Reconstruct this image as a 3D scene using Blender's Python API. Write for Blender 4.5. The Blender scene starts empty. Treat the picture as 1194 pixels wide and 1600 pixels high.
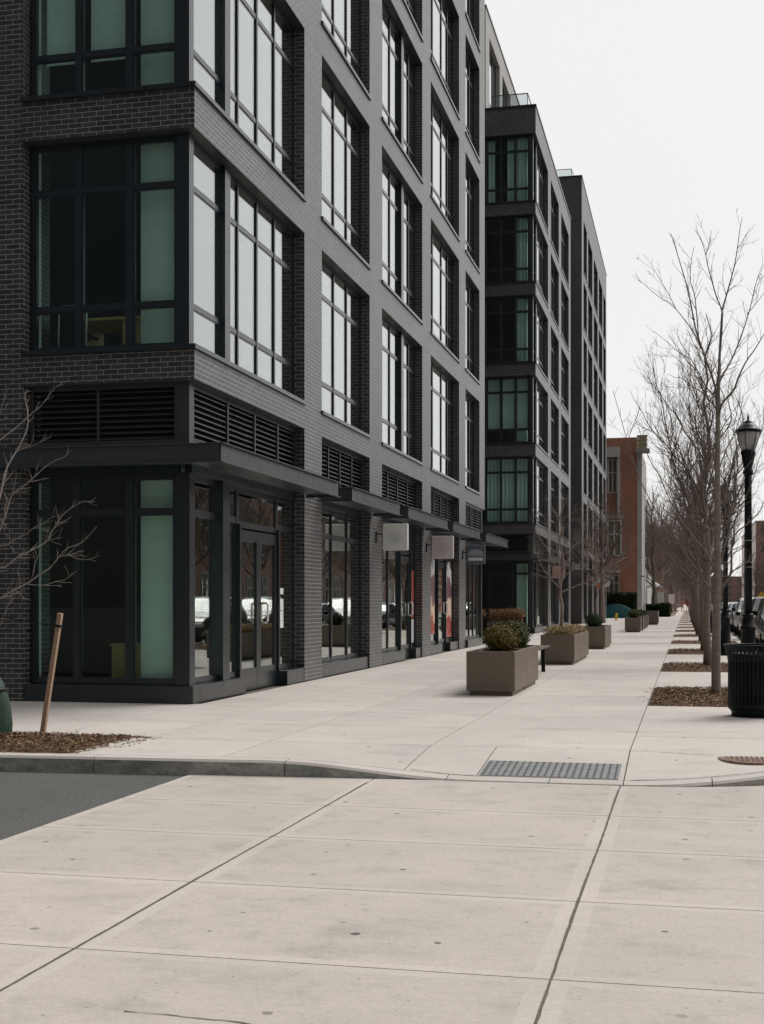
import bpy, math, random
from mathutils import Vector, Matrix
R = math.radians
C = bpy.context.scene.collection
sc = bpy.context.scene

# ------------------------------------------------------------------ camera
YAW = 13.097
cam_d = bpy.data.cameras.new('camera'); cam = bpy.data.objects.new('camera', cam_d); C.objects.link(cam)
sc.camera = cam
cam.location = (0, 0, 1.35)
cam.rotation_euler = (R(90), 0, R(YAW))
cam_d.sensor_fit = 'VERTICAL'; cam_d.sensor_height = 36.0
cam_d.lens = 2046/1600*36.0
cam_d.shift_y = (940-800)/1600.0
cam_d.clip_end = 6000; cam_d.clip_start = 0.05
sc.render.resolution_x = 764; sc.render.resolution_y = 1024

# ------------------------------------------------------------------ sky (even bright overcast, brightest up the street)
w = bpy.data.worlds.new('World'); sc.world = w; w.use_nodes = True
nt = w.node_tree; nt.nodes.clear()
def N(nt, t, **k):
    n = nt.nodes.new(t)
    for a, b in k.items(): setattr(n, a, b)
    return n
SUN_EL, SUN_AZ = 50, 36      # azimuth from +Y towards +X
sky = N(nt, 'ShaderNodeTexSky'); sky.sky_type = 'NISHITA'; sky.sun_disc = False
sky.sun_elevation = R(SUN_EL); sky.sun_rotation = R(SUN_AZ)
b1 = N(nt, 'ShaderNodeBackground'); b1.inputs[1].default_value = 0.006
nt.links.new(sky.outputs[0], b1.inputs[0])
tc = N(nt, 'ShaderNodeTexCoord')
dot = N(nt, 'ShaderNodeVectorMath', operation='DOT_PRODUCT'); dot.inputs[1].default_value = (0.42, 0.85, 0.32)
nt.links.new(tc.outputs['Generated'], dot.inputs[0])
noi = N(nt, 'ShaderNodeTexNoise'); noi.inputs['Scale'].default_value = 1.3; noi.inputs['Detail'].default_value = 3
nt.links.new(tc.outputs['Generated'], noi.inputs['Vector'])
mr = N(nt, 'ShaderNodeMapRange'); mr.interpolation_type = 'SMOOTHSTEP'
mr.inputs[1].default_value = -0.75; mr.inputs[2].default_value = 0.45; mr.inputs[3].default_value = 0.07; mr.inputs[4].default_value = 0.86
nt.links.new(dot.outputs['Value'], mr.inputs[0])
nm = N(nt, 'ShaderNodeMapRange'); nm.inputs[3].default_value = 0.955; nm.inputs[4].default_value = 1.045
nt.links.new(noi.outputs[0], nm.inputs[0])
mu = N(nt, 'ShaderNodeMath', operation='MULTIPLY'); nt.links.new(mr.outputs[0], mu.inputs[0]); nt.links.new(nm.outputs[0], mu.inputs[1])
b2 = N(nt, 'ShaderNodeBackground'); b2.inputs[0].default_value = (1.0, 0.988, 0.978, 1)
nt.links.new(mu.outputs[0], b2.inputs[1])
ad = N(nt, 'ShaderNodeAddShader'); nt.links.new(b1.outputs[0], ad.inputs[0]); nt.links.new(b2.outputs[0], ad.inputs[1])
wo = N(nt, 'ShaderNodeOutputWorld'); nt.links.new(ad.outputs[0], wo.inputs[0])
sun_d = bpy.data.lights.new('sun', 'SUN'); sun = bpy.data.objects.new('sun', sun_d); C.objects.link(sun)
sun_d.energy = 2.1; sun_d.angle = R(30); sun_d.color = (1.0, 0.965, 0.92)
sd = Vector((math.sin(R(SUN_AZ))*math.cos(R(SUN_EL)), math.cos(R(SUN_AZ))*math.cos(R(SUN_EL)), math.sin(R(SUN_EL))))
sun.rotation_euler = sd.to_track_quat('Z', 'Y').to_euler()
sc.view_settings.view_transform = 'Standard'; sc.view_settings.look = 'None'
sc.view_settings.exposure = 0.0; sc.view_settings.gamma = 1.0; sc.view_settings.use_curve_mapping = False
sc.cycles.max_bounces = 8; sc.cycles.transparent_max_bounces = 24; sc.cycles.glossy_bounces = 4; sc.cycles.diffuse_bounces = 4
sc.cycles.caustics_reflective = False; sc.cycles.caustics_refractive = False

# ------------------------------------------------------------------ materials
class NT:
    def __init__(s, name):
        s.m = bpy.data.materials.new(name); s.m.use_nodes = True; s.t = s.m.node_tree
        s.b = s.t.nodes['Principled BSDF']; s.out = s.t.nodes['Material Output']
    def n(s, t, ins=None, **k):
        x = s.t.nodes.new(t)
        for a, b in k.items(): setattr(x, a, b)
        for i, v in (ins or {}).items():
            if isinstance(v, bpy.types.NodeSocket): s.t.links.new(v, x.inputs[i])
            else: x.inputs[i].default_value = v
        return x
    def L(s, a, b): s.t.links.new(a, b)
    def math(s, op, a, b=None, clamp=False):
        ins = {0: a}
        if b is not None: ins[1] = b
        x = s.n('ShaderNodeMath', ins, operation=op); x.use_clamp = clamp
        return x.outputs[0]
    def mix(s, f, a, b, bt='MIX'):
        x = s.n('ShaderNodeMix', data_type='RGBA', blend_type=bt)
        for sock, v in ((x.inputs[0], f), (x.inputs[6], a), (x.inputs[7], b)):
            if isinstance(v, bpy.types.NodeSocket): s.L(v, sock)
            else: sock.default_value = v
        return x.outputs[2]
    def ramp(s, v, a, b, lo=0.0, hi=1.0):
        return s.n('ShaderNodeMapRange', {0: v, 1: a, 2: b, 3: lo, 4: hi}).outputs[0]
    def noise(s, vec, scale, detail=4, rough=0.55):
        return s.n('ShaderNodeTexNoise', {'Vector': vec, 'Scale': scale, 'Detail': detail, 'Roughness': rough}).outputs[0]
    def pos(s): return s.n('ShaderNodeNewGeometry').outputs['Position']
    def obj(s): return s.n('ShaderNodeTexCoord').outputs['Object']
    def scale(s, v, xyz): return s.n('ShaderNodeVectorMath', {0: v, 1: xyz}, operation='MULTIPLY').outputs[0]
    def bump(s, h, st, dist=0.01):
        x = s.n('ShaderNodeBump', {'Height': h, 'Strength': st, 'Distance': dist}); s.L(x.outputs[0], s.b.inputs['Normal'])
def rgb(r, g, b): return (r, g, b, 1)

def simple(name, col, rough=0.5, metal=0.0, var=0.12, nscale=6.0, spec=0.5, bump=0.0, coord='pos'):
    k = NT(name); p = k.pos() if coord == 'pos' else k.obj()
    n = k.noise(p, nscale)
    f = k.ramp(n, 0.3, 0.7, 1-var, 1+var)
    c = k.n('ShaderNodeVectorMath', {0: col[:3], 'Scale': f}, operation='SCALE').outputs[0]
    k.L(c, k.b.inputs['Base Color'])
    n2 = k.noise(p, nscale*5)
    k.L(k.ramp(n2, 0.3, 0.7, max(0, rough-0.08), min(1, rough+0.08)), k.b.inputs['Roughness'])
    k.b.inputs['Metallic'].default_value = metal
    k.b.inputs['Specular IOR Level'].default_value = spec
    if bump: k.bump(n2, bump, 0.005)
    return k.m

def brick_mat(name, dark, light, mortar, joints=True):
    k = NT(name); p = k.pos()
    s = k.n('ShaderNodeSeparateXYZ', {0: p})
    u = k.math('ADD', s.outputs[0], s.outputs[1])
    u = k.math('ADD', u, 200.0)
    v = k.math('ADD', s.outputs[2], 20.0)
    vec = k.n('ShaderNodeCombineXYZ', {0: u, 1: v}).outputs[0]
    br = k.n('ShaderNodeTexBrick', {'Vector': vec, 'Color1': dark, 'Color2': light, 'Mortar': mortar, 'Scale': 1.0,
             'Mortar Size': 0.0052, 'Mortar Smooth': 0.15, 'Bias': -0.30, 'Brick Width': 0.2032, 'Row Height': 0.0677})
    br.offset = 0.5
    n1 = k.noise(k.scale(p, (1.0, 1.0, 0.5)), 0.9, 5)
    n2 = k.noise(p, 26.0, 3)
    f = k.math('MULTIPLY', k.ramp(n1, 0.3, 0.7, 0.80, 1.22), k.ramp(n2, 0.3, 0.7, 0.82, 1.2))
    c = k.n('ShaderNodeVectorMath', {0: br.outputs['Color'], 'Scale': f}, operation='SCALE').outputs[0]
    if joints:
        m = k.math('MODULO', k.math('ADD', s.outputs[2], -7.555+34.5), 3.45)
        lt = k.math('LESS_THAN', m, 0.016)
        gt = k.math('GREATER_THAN', s.outputs[2], 6.0)
        c = k.mix(k.math('MULTIPLY', lt, gt), c, rgb(0.012, 0.012, 0.014))
    k.L(c, k.b.inputs['Base Color'])
    k.L(k.ramp(n2, 0.3, 0.7, 0.30, 0.46), k.b.inputs['Roughness'])
    k.b.inputs['Specular IOR Level'].default_value = 0.75
    k.b.inputs['Sheen Weight'].default_value = 0.10; k.b.inputs['Sheen Roughness'].default_value = 0.6
    h = k.math('ADD', k.math('MULTIPLY', br.outputs['Fac'], -1.0), k.math('MULTIPLY', n2, 0.25))
    k.bump(h, 0.55, 0.006)
    return k.m

def glass_mat(name, tint, refl=0.10, gain=0.85, power=2.0, rough=0.0):
    k = NT(name); k.t.nodes.remove(k.b)
    lw = k.n('ShaderNodeLayerWeight', {'Blend': 0.5})
    f = k.math('POWER', lw.outputs['Facing'], power)
    f = k.math('ADD', k.math('MULTIPLY', f, gain), refl, clamp=True)
    tr = k.n('ShaderNodeBsdfTransparent', {0: tint})
    n = k.noise(k.pos(), 0.9, 1)
    bp = k.n('ShaderNodeBump', {'Height': n, 'Strength': 0.10, 'Distance': 0.01})
    gl = k.n('ShaderNodeBsdfGlossy', {'Color': rgb(1.0, 1.0, 0.99), 'Roughness': rough, 'Normal': bp.outputs[0]})
    mx = k.n('ShaderNodeMixShader', {0: f, 1: tr.outputs[0], 2: gl.outputs[0]})
    k.L(mx.outputs[0], k.out.inputs[0])
    return k.m

def concrete_mat(name, col, spots=True, dirt=0.5, island=True, scale=1.0):
    k = NT(name); p = k.pos()
    n1 = k.noise(p, 0.55*scale, 6, 0.6)
    n2 = k.noise(k.scale(p, (1.2, 9.0, 1.0)), 2.2, 5, 0.65)     # broomed across
    n3 = k.noise(p, 55.0, 4, 0.7)
    n4 = k.noise(p, 3.4, 5, 0.7)
    f = k.math('MULTIPLY', k.ramp(n1, 0.25, 0.75, 0.88, 1.09), k.ramp(n2, 0.25, 0.75, 0.96, 1.035))
    f = k.math('MULTIPLY', f, k.ramp(n3, 0.25, 0.75, 0.88, 1.12))
    f = k.math('MULTIPLY', f, k.ramp(n4, 0.28, 0.5, 1-0.16*dirt, 1.0))
    if island:
        g = k.n('ShaderNodeNewGeometry')
        f = k.math('MULTIPLY', f, k.ramp(g.outputs['Random Per Island'], 0, 1, 0.955, 1.03))
    if spots:
        vo = k.n('ShaderNodeTexVoronoi', {'Vector': p, 'Scale': 2.1, 'Randomness': 1.0}, voronoi_dimensions='2D')
        sz = k.n('ShaderNodeSeparateColor', {0: vo.outputs['Color']})
        rad = k.ramp(sz.outputs[0], 0.25, 1.0, 0.0, 0.050)
        d = k.math('ADD', vo.outputs['Distance'], k.math('MULTIPLY', k.math('SUBTRACT', n3, 0.5), 0.03))
        m = k.math('LESS_THAN', d, rad)
        st = k.ramp(sz.outputs[1], 0, 1, 0.18, 0.8)
        f = k.math('MULTIPLY', f, k.math('SUBTRACT', 1.0, k.math('MULTIPLY', m, st)))
        vo3 = k.n('ShaderNodeTexVoronoi', {'Vector': p, 'Scale': 8.0, 'Randomness': 1.0}, voronoi_dimensions='2D')
        s3 = k.n('ShaderNodeSeparateColor', {0: vo3.outputs['Color']})
        m3 = k.math('LESS_THAN', vo3.outputs['Distance'], k.ramp(s3.outputs[0], 0.55, 1.0, 0.0, 0.055))
        f = k.math('MULTIPLY', f, k.math('SUBTRACT', 1.0, k.math('MULTIPLY', m3, 0.45)))
        vo2 = k.n('ShaderNodeTexVoronoi', {'Vector': k.scale(p, (1, 1.8, 1)), 'Scale': 0.8, 'Randomness': 1.0}, voronoi_dimensions='2D')
        m2 = k.ramp(k.math('ADD', vo2.outputs['Distance'], k.math('MULTIPLY', n4, 0.35)), 0.20, 0.40, 0.90, 1.0)
        f = k.math('MULTIPLY', f, m2)
    c = k.n('ShaderNodeVectorMath', {0: col[:3], 'Scale': f}, operation='SCALE').outputs[0]
    k.L(c, k.b.inputs['Base Color'])
    k.b.inputs['Roughness'].default_value = 0.85; k.b.inputs['Specular IOR Level'].default_value = 0.25
    k.bump(k.math('ADD', n3, k.math('MULTIPLY', n2, 0.6)), 0.25, 0.004)
    return k.m

def curb_mat():
    k = NT('curb_face'); p = k.pos()
    s = k.n('ShaderNodeSeparateXYZ', {0: p})
    n = k.noise(k.scale(p, (1, 1, 2.5)), 3.0, 6, 0.65)
    n3 = k.noise(p, 30.0, 3)
    c = k.mix(k.ramp(n, 0.3, 0.7), rgb(0.11, 0.12, 0.112), rgb(0.42, 0.41, 0.37))
    c = k.mix(k.ramp(n3, 0.45, 0.75, 0, 0.5), c, rgb(0.10, 0.10, 0.09))
    k.L(c, k.b.inputs['Base Color']); k.b.inputs['Roughness'].default_value = 0.9
    k.bump(n3, 0.5, 0.006); return k.m

def asphalt_mat():
    k = NT('asphalt'); p = k.pos()
    n1 = k.noise(p, 0.5, 5); n2 = k.noise(p, 60, 3, 0.7); n3 = k.noise(p, 5, 4)
    vo = k.n('ShaderNodeTexVoronoi', {'Vector': p, 'Scale': 42.0}, voronoi_dimensions='2D')
    c = k.mix(k.ramp(n1, 0.3, 0.7), rgb(0.082, 0.084, 0.080), rgb(0.115, 0.115, 0.110))
    c = k.mix(k.ramp(vo.outputs['Distance'], 0.05, 0.32, 0.75, 0.0), c, rgb(0.25, 0.25, 0.24))
    c = k.mix(k.ramp(n3, 0.6, 0.75, 0, 0.4), c, rgb(0.04, 0.04, 0.042))
    k.L(c, k.b.inputs['Base Color']); k.b.inputs['Roughness'].default_value = 0.85
    k.b.inputs['Specular IOR Level'].default_value = 0.3
    k.bump(n2, 0.6, 0.006); return k.m

def mulch_mat():
    k = NT('mulch'); p = k.pos()
    n = k.noise(k.scale(p, (1, 1.6, 1)), 34, 4, 0.7); n1 = k.noise(p, 4, 4)
    c = k.mix(k.ramp(n, 0.35, 0.65), rgb(0.06, 0.031, 0.017), rgb(0.25, 0.14, 0.075))
    c = k.mix(k.ramp(n, 0.66, 0.72, 0, 0.8), c, rgb(0.34, 0.25, 0.16))
    c = k.mix(k.ramp(n1, 0.35, 0.6, 0.55, 0), c, rgb(0.025, 0.016, 0.011))
    k.L(c, k.b.inputs['Base Color']); k.b.inputs['Roughness'].default_value = 0.95
    k.bump(n, 1.0, 0.02); return k.m

def island_mat(name, cols, rough=0.8, trans=0.0):
    """each chip / leaf its own colour"""
    k = NT(name); g = k.n('ShaderNodeNewGeometry')
    cr = k.n('ShaderNodeValToRGB', {0: g.outputs['Random Per Island']})
    e = cr.color_ramp.elements
    while len(e) < len(cols): e.new(0.5)
    for i, c in enumerate(cols):
        e[i].position = i/(len(cols)-1); e[i].color = rgb(*c)
    k.L(cr.outputs[0], k.b.inputs['Base Color']); k.b.inputs['Roughness'].default_value = rough
    k.b.inputs['Specular IOR Level'].default_value = 0.25
    return k.m

def bark_mat(name, a, b, band=True):
    k = NT(name); p = k.obj()
    n = k.noise(k.scale(p, (5, 5, 16) if band else (9, 9, 2.0)), 1.3, 6, 0.75)
    n2 = k.noise(p, 30, 3)
    c = k.mix(k.ramp(n, 0.35, 0.65), rgb(*a), rgb(*b))
    k.L(c, k.b.inputs['Base Color']); k.b.inputs['Roughness'].default_value = 0.85
    k.b.inputs['Specular IOR Level'].default_value = 0.3
    k.bump(k.math('ADD', n, n2), 0.5, 0.006); return k.m

def sign_mat(name, base, blob, kind, half=0.28):
    """printed face of a blade sign with a soft out-of-focus emblem; object coordinates, origin at the sign's centre"""
    k = NT(name); s = k.n('ShaderNodeSeparateXYZ', {0: k.obj()})
    x, z = s.outputs[0], s.outputs[2]
    if kind == 'blob':
        d = k.math('SQRT', k.math('ADD', k.math('POWER', k.math('DIVIDE', x, half*0.9), 2.0), k.math('POWER', k.math('DIVIDE', k.math('ADD', z, 0.03), half*0.7), 2.0)))
        f = k.n('ShaderNodeMapRange', {0: d, 1: 0.1, 2: 1.0, 3: 0.55, 4: 0.0}, interpolation_type='SMOOTHSTEP').outputs[0]
        c = k.mix(f, rgb(*base), rgb(*blob))
    else:
        d = k.math('SQRT', k.math('ADD', k.math('POWER', k.math('DIVIDE', x, half*0.86), 2.0), k.math('POWER', k.math('DIVIDE', k.math('ADD', z, 0.02), half*0.62), 2.0)))
        dome = k.math('MULTIPLY', k.ramp(d, 0.85, 1.05, 1, 0), k.ramp(z, -0.07, -0.03, 0, 1))
        ax = k.math('ABSOLUTE', x)
        bar = k.math('MULTIPLY', k.ramp(ax, 0.19, 0.235, 1, 0), k.ramp(k.math('ABSOLUTE', k.math('ADD', z, 0.135)), 0.03, 0.055, 1, 0))
        c = k.mix(k.math('MULTIPLY', dome, k.ramp(z, -0.05, 0.2, 0.6, 1.0)), rgb(*base), rgb(*blob))
        c = k.mix(bar, c, rgb(0.62, 0.66, 0.70))
    k.L(c, k.b.inputs['Base Color']); k.b.inputs['Roughness'].default_value = 0.35
    return k.m

def poster_mat(name, seed, cols):
    k = NT(name); p = k.pos()
    n = k.noise(k.n('ShaderNodeVectorMath', {0: p, 1: (seed, seed*2.1, seed)}, operation='ADD').outputs[0], 1.7, 2, 0.4)
    cr = k.n('ShaderNodeValToRGB', {0: n}); e = cr.color_ramp.elements; cr.color_ramp.interpolation = 'EASE'
    while len(e) < len(cols): e.new(0.5)
    for i, c in enumerate(cols): e[i].position = 0.28+0.44*i/(len(cols)-1); e[i].color = rgb(*c)
    k.L(cr.outputs[0], k.b.inputs['Base Color']); k.b.inputs['Roughness'].default_value = 0.5
    return k.m

def portrait_mat(name):
    k = NT(name); p = k.pos(); s = k.n('ShaderNodeSeparateXYZ', {0: p})
    n = k.noise(p, 2.2, 4, 0.6)
    v = k.ramp(k.math('ADD', s.outputs[2], k.math('MULTIPLY', k.math('SUBTRACT', n, 0.5), 1.5)), 0.3, 2.5)
    cr = k.n('ShaderNodeValToRGB', {0: v}); e = cr.color_ramp.elements
    st = [(0.0, (0.62, 0.30, 0.24)), (.10, (0.36, 0.06, 0.04)), (.26, (0.34, 0.06, 0.04)), (.30, (0.78, 0.55, 0.42)), (.50, (0.74, 0.58, 0.46)), (.54, (0.16, 0.06, 0.08)), (.76, (0.22, 0.10, 0.12)), (.80, (0.80, 0.80, 0.80)), (.90, (0.66, 0.64, 0.64)), (.95, (0.08, 0.03, 0.03)), (1.0, (0.10, 0.04, 0.04))]
    while len(e) < len(st): e.new(0.5)
    for i, (q, c) in enumerate(st): e[i].position = q; e[i].color = rgb(*c)
    k.L(cr.outputs[0], k.b.inputs['Base Color']); k.b.inputs['Roughness'].default_value = 0.45
    return k.m
M = {}
M['brick'] = brick_mat('dark_ironspot_brick', rgb(0.011, 0.0135, 0.019), rgb(0.052, 0.052, 0.058), rgb(0.27, 0.248, 0.225))
M['redbrick'] = brick_mat('red_brick', rgb(0.30, 0.105, 0.064), rgb(0.39, 0.155, 0.095), rgb(0.42, 0.28, 0.20), False)
M['redbrick2'] = brick_mat('brown_red_brick', rgb(0.30, 0.155, 0.115), rgb(0.38, 0.20, 0.15), rgb(0.38, 0.28, 0.24), False)
M['metal'] = simple('charcoal_metal', rgb(0.006, 0.012, 0.017), 0.34, 0.0, 0.10, 3.0, 0.55)
M['canopy'] = simple('painted_canopy_steel', rgb(0.032, 0.036, 0.039), 0.36, 0.0, 0.12, 1.2, 0.8)
mb_ = M['metal'].node_tree.nodes['Principled BSDF']; mb_.inputs['Coat Weight'].default_value = 0.45; mb_.inputs['Coat Roughness'].default_value = 0.25
M['glass'] = glass_mat('coated_green_glass', rgb(0.855, 0.965, 0.935), 0.018, 0.96, 2.1)
M['shopglass'] = glass_mat('storefront_glass', rgb(0.845, 0.96, 0.92), 0.022, 0.86, 2.2)
M['clearglass'] = glass_mat('clear_glass', rgb(0.86, 0.90, 0.90), 0.08, 0.6, 2.0)
M['concrete'] = concrete_mat('sidewalk_concrete', rgb(0.605, 0.560, 0.515), True, 0.4)
M['roadconc'] = concrete_mat('crossing_concrete', rgb(0.545, 0.494, 0.448), True, 1.0)
M['trowel'] = concrete_mat('troweled_joint_margin', rgb(0.580, 0.528, 0.480), False, 0.4)
M['gap'] = simple('joint_dirt', rgb(0.13, 0.112, 0.09), 0.95, 0, 0.3, 30)
M['curb'] = curb_mat()
M['asphalt'] = asphalt_mat()
M['mulch'] = mulch_mat()
M['chips'] = island_mat('bark_chips', [(0.05, 0.026, 0.014), (0.15, 0.085, 0.042), (0.23, 0.135, 0.07), (0.10, 0.052, 0.026), (0.42, 0.30, 0.18)])
M['interior'] = simple('dark_interior', rgb(0.022, 0.030, 0.029), 0.9)
M['floor_in'] = simple('interior_floor', rgb(0.06, 0.055, 0.05), 0.6)
M['drywall'] = simple('pale_drywall', rgb(0.82, 0.82, 0.78), 0.9, 0, 0.05)
M['fabric'] = simple('pale_curtain', rgb(0.88, 0.88, 0.86), 0.95, 0, 0.06, 10)
M['wood_in'] = simple('yellow_wood', rgb(0.72, 0.47, 0.17), 0.5, 0, 0.15, 8)
M['planter'] = simple('taupe_fiberglass', rgb(0.140, 0.108, 0.078), 0.5, 0, 0.08, 2.0, 0.5, 0.15)
M['planter_grey'] = simple('grey_planter', rgb(0.085, 0.082, 0.080), 0.5, 0, 0.1, 4)
M['soil'] = simple('soil', rgb(0.035, 0.024, 0.017), 0.95, 0, 0.4, 30)
M['bin'] = simple('dark_green_enamel', rgb(0.002, 0.007, 0.006), 0.5, 0, 0.2, 12, 0.2)
M['black'] = simple('black_enamel', rgb(0.004, 0.005, 0.006), 0.42, 0, 0.2, 6, 0.25)
M['frost'] = simple('frosted_lamp_glass', rgb(0.42, 0.41, 0.39), 0.35, 0, 0.15, 12)
M['chrome'] = simple('brushed_steel', rgb(0.80, 0.78, 0.74), 0.45, 0.4, 0.05)
M['stake'] = simple('stake_wood', rgb(0.40, 0.27, 0.19), 0.85, 0, 0.25, 40, 0.3, 0.3)
M['bag'] = simple('green_bag_fabric', rgb(0.010, 0.045, 0.028), 0.6, 0, 0.25, 14, 0.5, 0.5)
M['bark'] = bark_mat('grey_bark', (0.19, 0.158, 0.132), (0.29, 0.25, 0.212))
M['barktop'] = bark_mat('branch_bark', (0.14, 0.108, 0.091), (0.24, 0.192, 0.163))
M['barkpale'] = bark_mat('pale_branch_bark', (0.20, 0.165, 0.145), (0.36, 0.31, 0.28))
M['barkdark'] = bark_mat('dark_bark', (0.11, 0.09, 0.077), (0.20, 0.165, 0.14), False)
M['barkred'] = bark_mat('reddish_bark', (0.20, 0.155, 0.13), (0.34, 0.27, 0.235))
M['rust'] = simple('rusty_iron', rgb(0.24, 0.155, 0.12), 0.8, 0.1, 0.4, 22, 0.4, 0.8)
M['tactile'] = simple('slate_tactile_tile', rgb(0.235, 0.245, 0.245), 0.65, 0, 0.12, 10)
M['tactile_dome'] = simple('tactile_dome_worn', rgb(0.135, 0.142, 0.145), 0.6, 0, 0.1, 10)
M['paleconc'] = simple('pale_panel', rgb(0.44, 0.43, 0.41), 0.8, 0, 0.08, 0.8)
M['greypanel'] = simple('grey_panel', rgb(0.30, 0.29, 0.275), 0.7, 0, 0.08, 1.5)
M['white'] = simple('white_paint', rgb(0.72, 0.72, 0.70), 0.5, 0, 0.05)
M['teal'] = simple('teal_fabric', rgb(0.012, 0.085, 0.095), 0.7, 0, 0.1)
M['yellow'] = simple('yellow_paint', rgb(0.65, 0.42, 0.03), 0.5)
M['orange'] = simple('orange_paint', rgb(0.70, 0.24, 0.06), 0.5)
M['cream'] = simple('cream_lattice', rgb(0.50, 0.45, 0.30), 0.7, 0, 0.2, 6)
M['shrubA'] = island_mat('bronze_green_leaves', [(0.035, 0.045, 0.012), (0.10, 0.10, 0.025), (0.20, 0.13, 0.035), (0.06, 0.07, 0.016), (0.28, 0.15, 0.04)])
M['shrubB'] = island_mat('olive_leaves', [(0.02, 0.035, 0.012), (0.07, 0.085, 0.024), (0.12, 0.12, 0.03), (0.04, 0.055, 0.016)])
M['shrubC'] = island_mat('dark_green_leaves', [(0.012, 0.022, 0.010), (0.03, 0.05, 0.018), (0.055, 0.075, 0.022)])
M['dry'] = island_mat('dried_flower_heads', [(0.20, 0.14, 0.07), (0.42, 0.33, 0.19), (0.52, 0.42, 0.26), (0.30, 0.20, 0.09)])
M['grassdry'] = island_mat('russet_dry_grass', [(0.17, 0.08, 0.045), (0.30, 0.17, 0.09), (0.36, 0.23, 0.13), (0.22, 0.11, 0.06)])
M['hedge'] = island_mat('hedge_leaves', [(0.008, 0.020, 0.007), (0.018, 0.042, 0.014), (0.035, 0.065, 0.020)])
M['lawn'] = simple('winter_grass', rgb(0.20, 0.155, 0.10), 0.95, 0, 0.3, 6)
M['tyre'] = simple('tyre_rubber', rgb(0.015, 0.015, 0.016), 0.8)
M['carglass'] = glass_mat('car_glass', rgb(0.30, 0.34, 0.36), 0.06, 0.5, 2.5)
M['sign1'] = sign_mat('pale_grey_sign_face', (0.80, 0.80, 0.775), (0.44, 0.48, 0.45), 'blob')
M['sign2'] = sign_mat('warm_grey_sign_face', (0.70, 0.64, 0.635), (0.52, 0.46, 0.47), 'blob')
M['sign3'] = sign_mat('slate_sign_face', (0.10, 0.125, 0.15), (0.36, 0.39, 0.44), 'dome')
M['sign4'] = simple('pinkish_sign', rgb(0.50, 0.34, 0.30), 0.5)
M['sign5'] = simple('pale_blue_sign', rgb(0.62, 0.68, 0.74), 0.4)
M['poster1'] = poster_mat('poster_ink_red', 3.3, [(0.60, 0.26, 0.19), (0.38, 0.075, 0.05), (0.42, 0.10, 0.06), (0.33, 0.06, 0.04), (0.60, 0.42, 0.35)])
M['poster2'] = portrait_mat('poster_ink_portrait')
M['red'] = simple('red_print', rgb(0.52, 0.085, 0.045), 0.5)
M['paper'] = simple('paper', rgb(0.70, 0.72, 0.70), 0.7)
M['skin'] = simple('skin', rgb(0.45, 0.28, 0.20), 0.6)
M['pink'] = simple('pink_coat', rgb(0.45, 0.22, 0.23), 0.8)
M['redcoat'] = simple('red_coat', rgb(0.22, 0.05, 0.05), 0.8)
M['denim'] = simple('dark_trousers', rgb(0.02, 0.022, 0.03), 0.8)
def car_paint(name, col, metal=0.3):
    k = NT(name); k.b.inputs['Base Color'].default_value = rgb(*col); k.b.inputs['Metallic'].default_value = metal
    n = k.noise(k.pos(), 3.0); k.L(k.ramp(n, 0.3, 0.7, 0.22, 0.36), k.b.inputs['Roughness'])
    k.b.inputs['Coat Weight'].default_value = 0.35; k.b.inputs['Coat Roughness'].default_value = 0.08
    return k.m
PAINT = {n: car_paint(n+'_car_paint', c, m) for n, c, m in (('black', (0.012, 0.012, 0.014), 0), ('charcoal', (0.05, 0.048, 0.045), 0.4),
         ('silver', (0.42, 0.43, 0.44), 0.6), ('white', (0.72, 0.72, 0.71), 0), ('blue', (0.03, 0.05, 0.09), 0.3))}

# ------------------------------------------------------------------ object helpers
def wloc(o):
    v = Vector((0, 0, 0))
    while o is not None:
        v += Vector(o.location); o = o.parent
    return v
def tag(o, label=None, cat=None, group=None, kind=None):
    if label: o['label'] = label
    if cat: o['category'] = cat
    if group: o['group'] = group
    if kind: o['kind'] = kind
    return o
def thing(name, loc, label, cat, group=None):
    o = bpy.data.objects.new(name, None); C.objects.link(o); o.location = loc; o.empty_display_size = 0.2
    return tag(o, label, cat, group)
def copy_tree(o, parent=None):
    c = o.copy(); C.objects.link(c); c.parent = parent
    for ch in list(o.children): copy_tree(ch, c)
    return c

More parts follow.
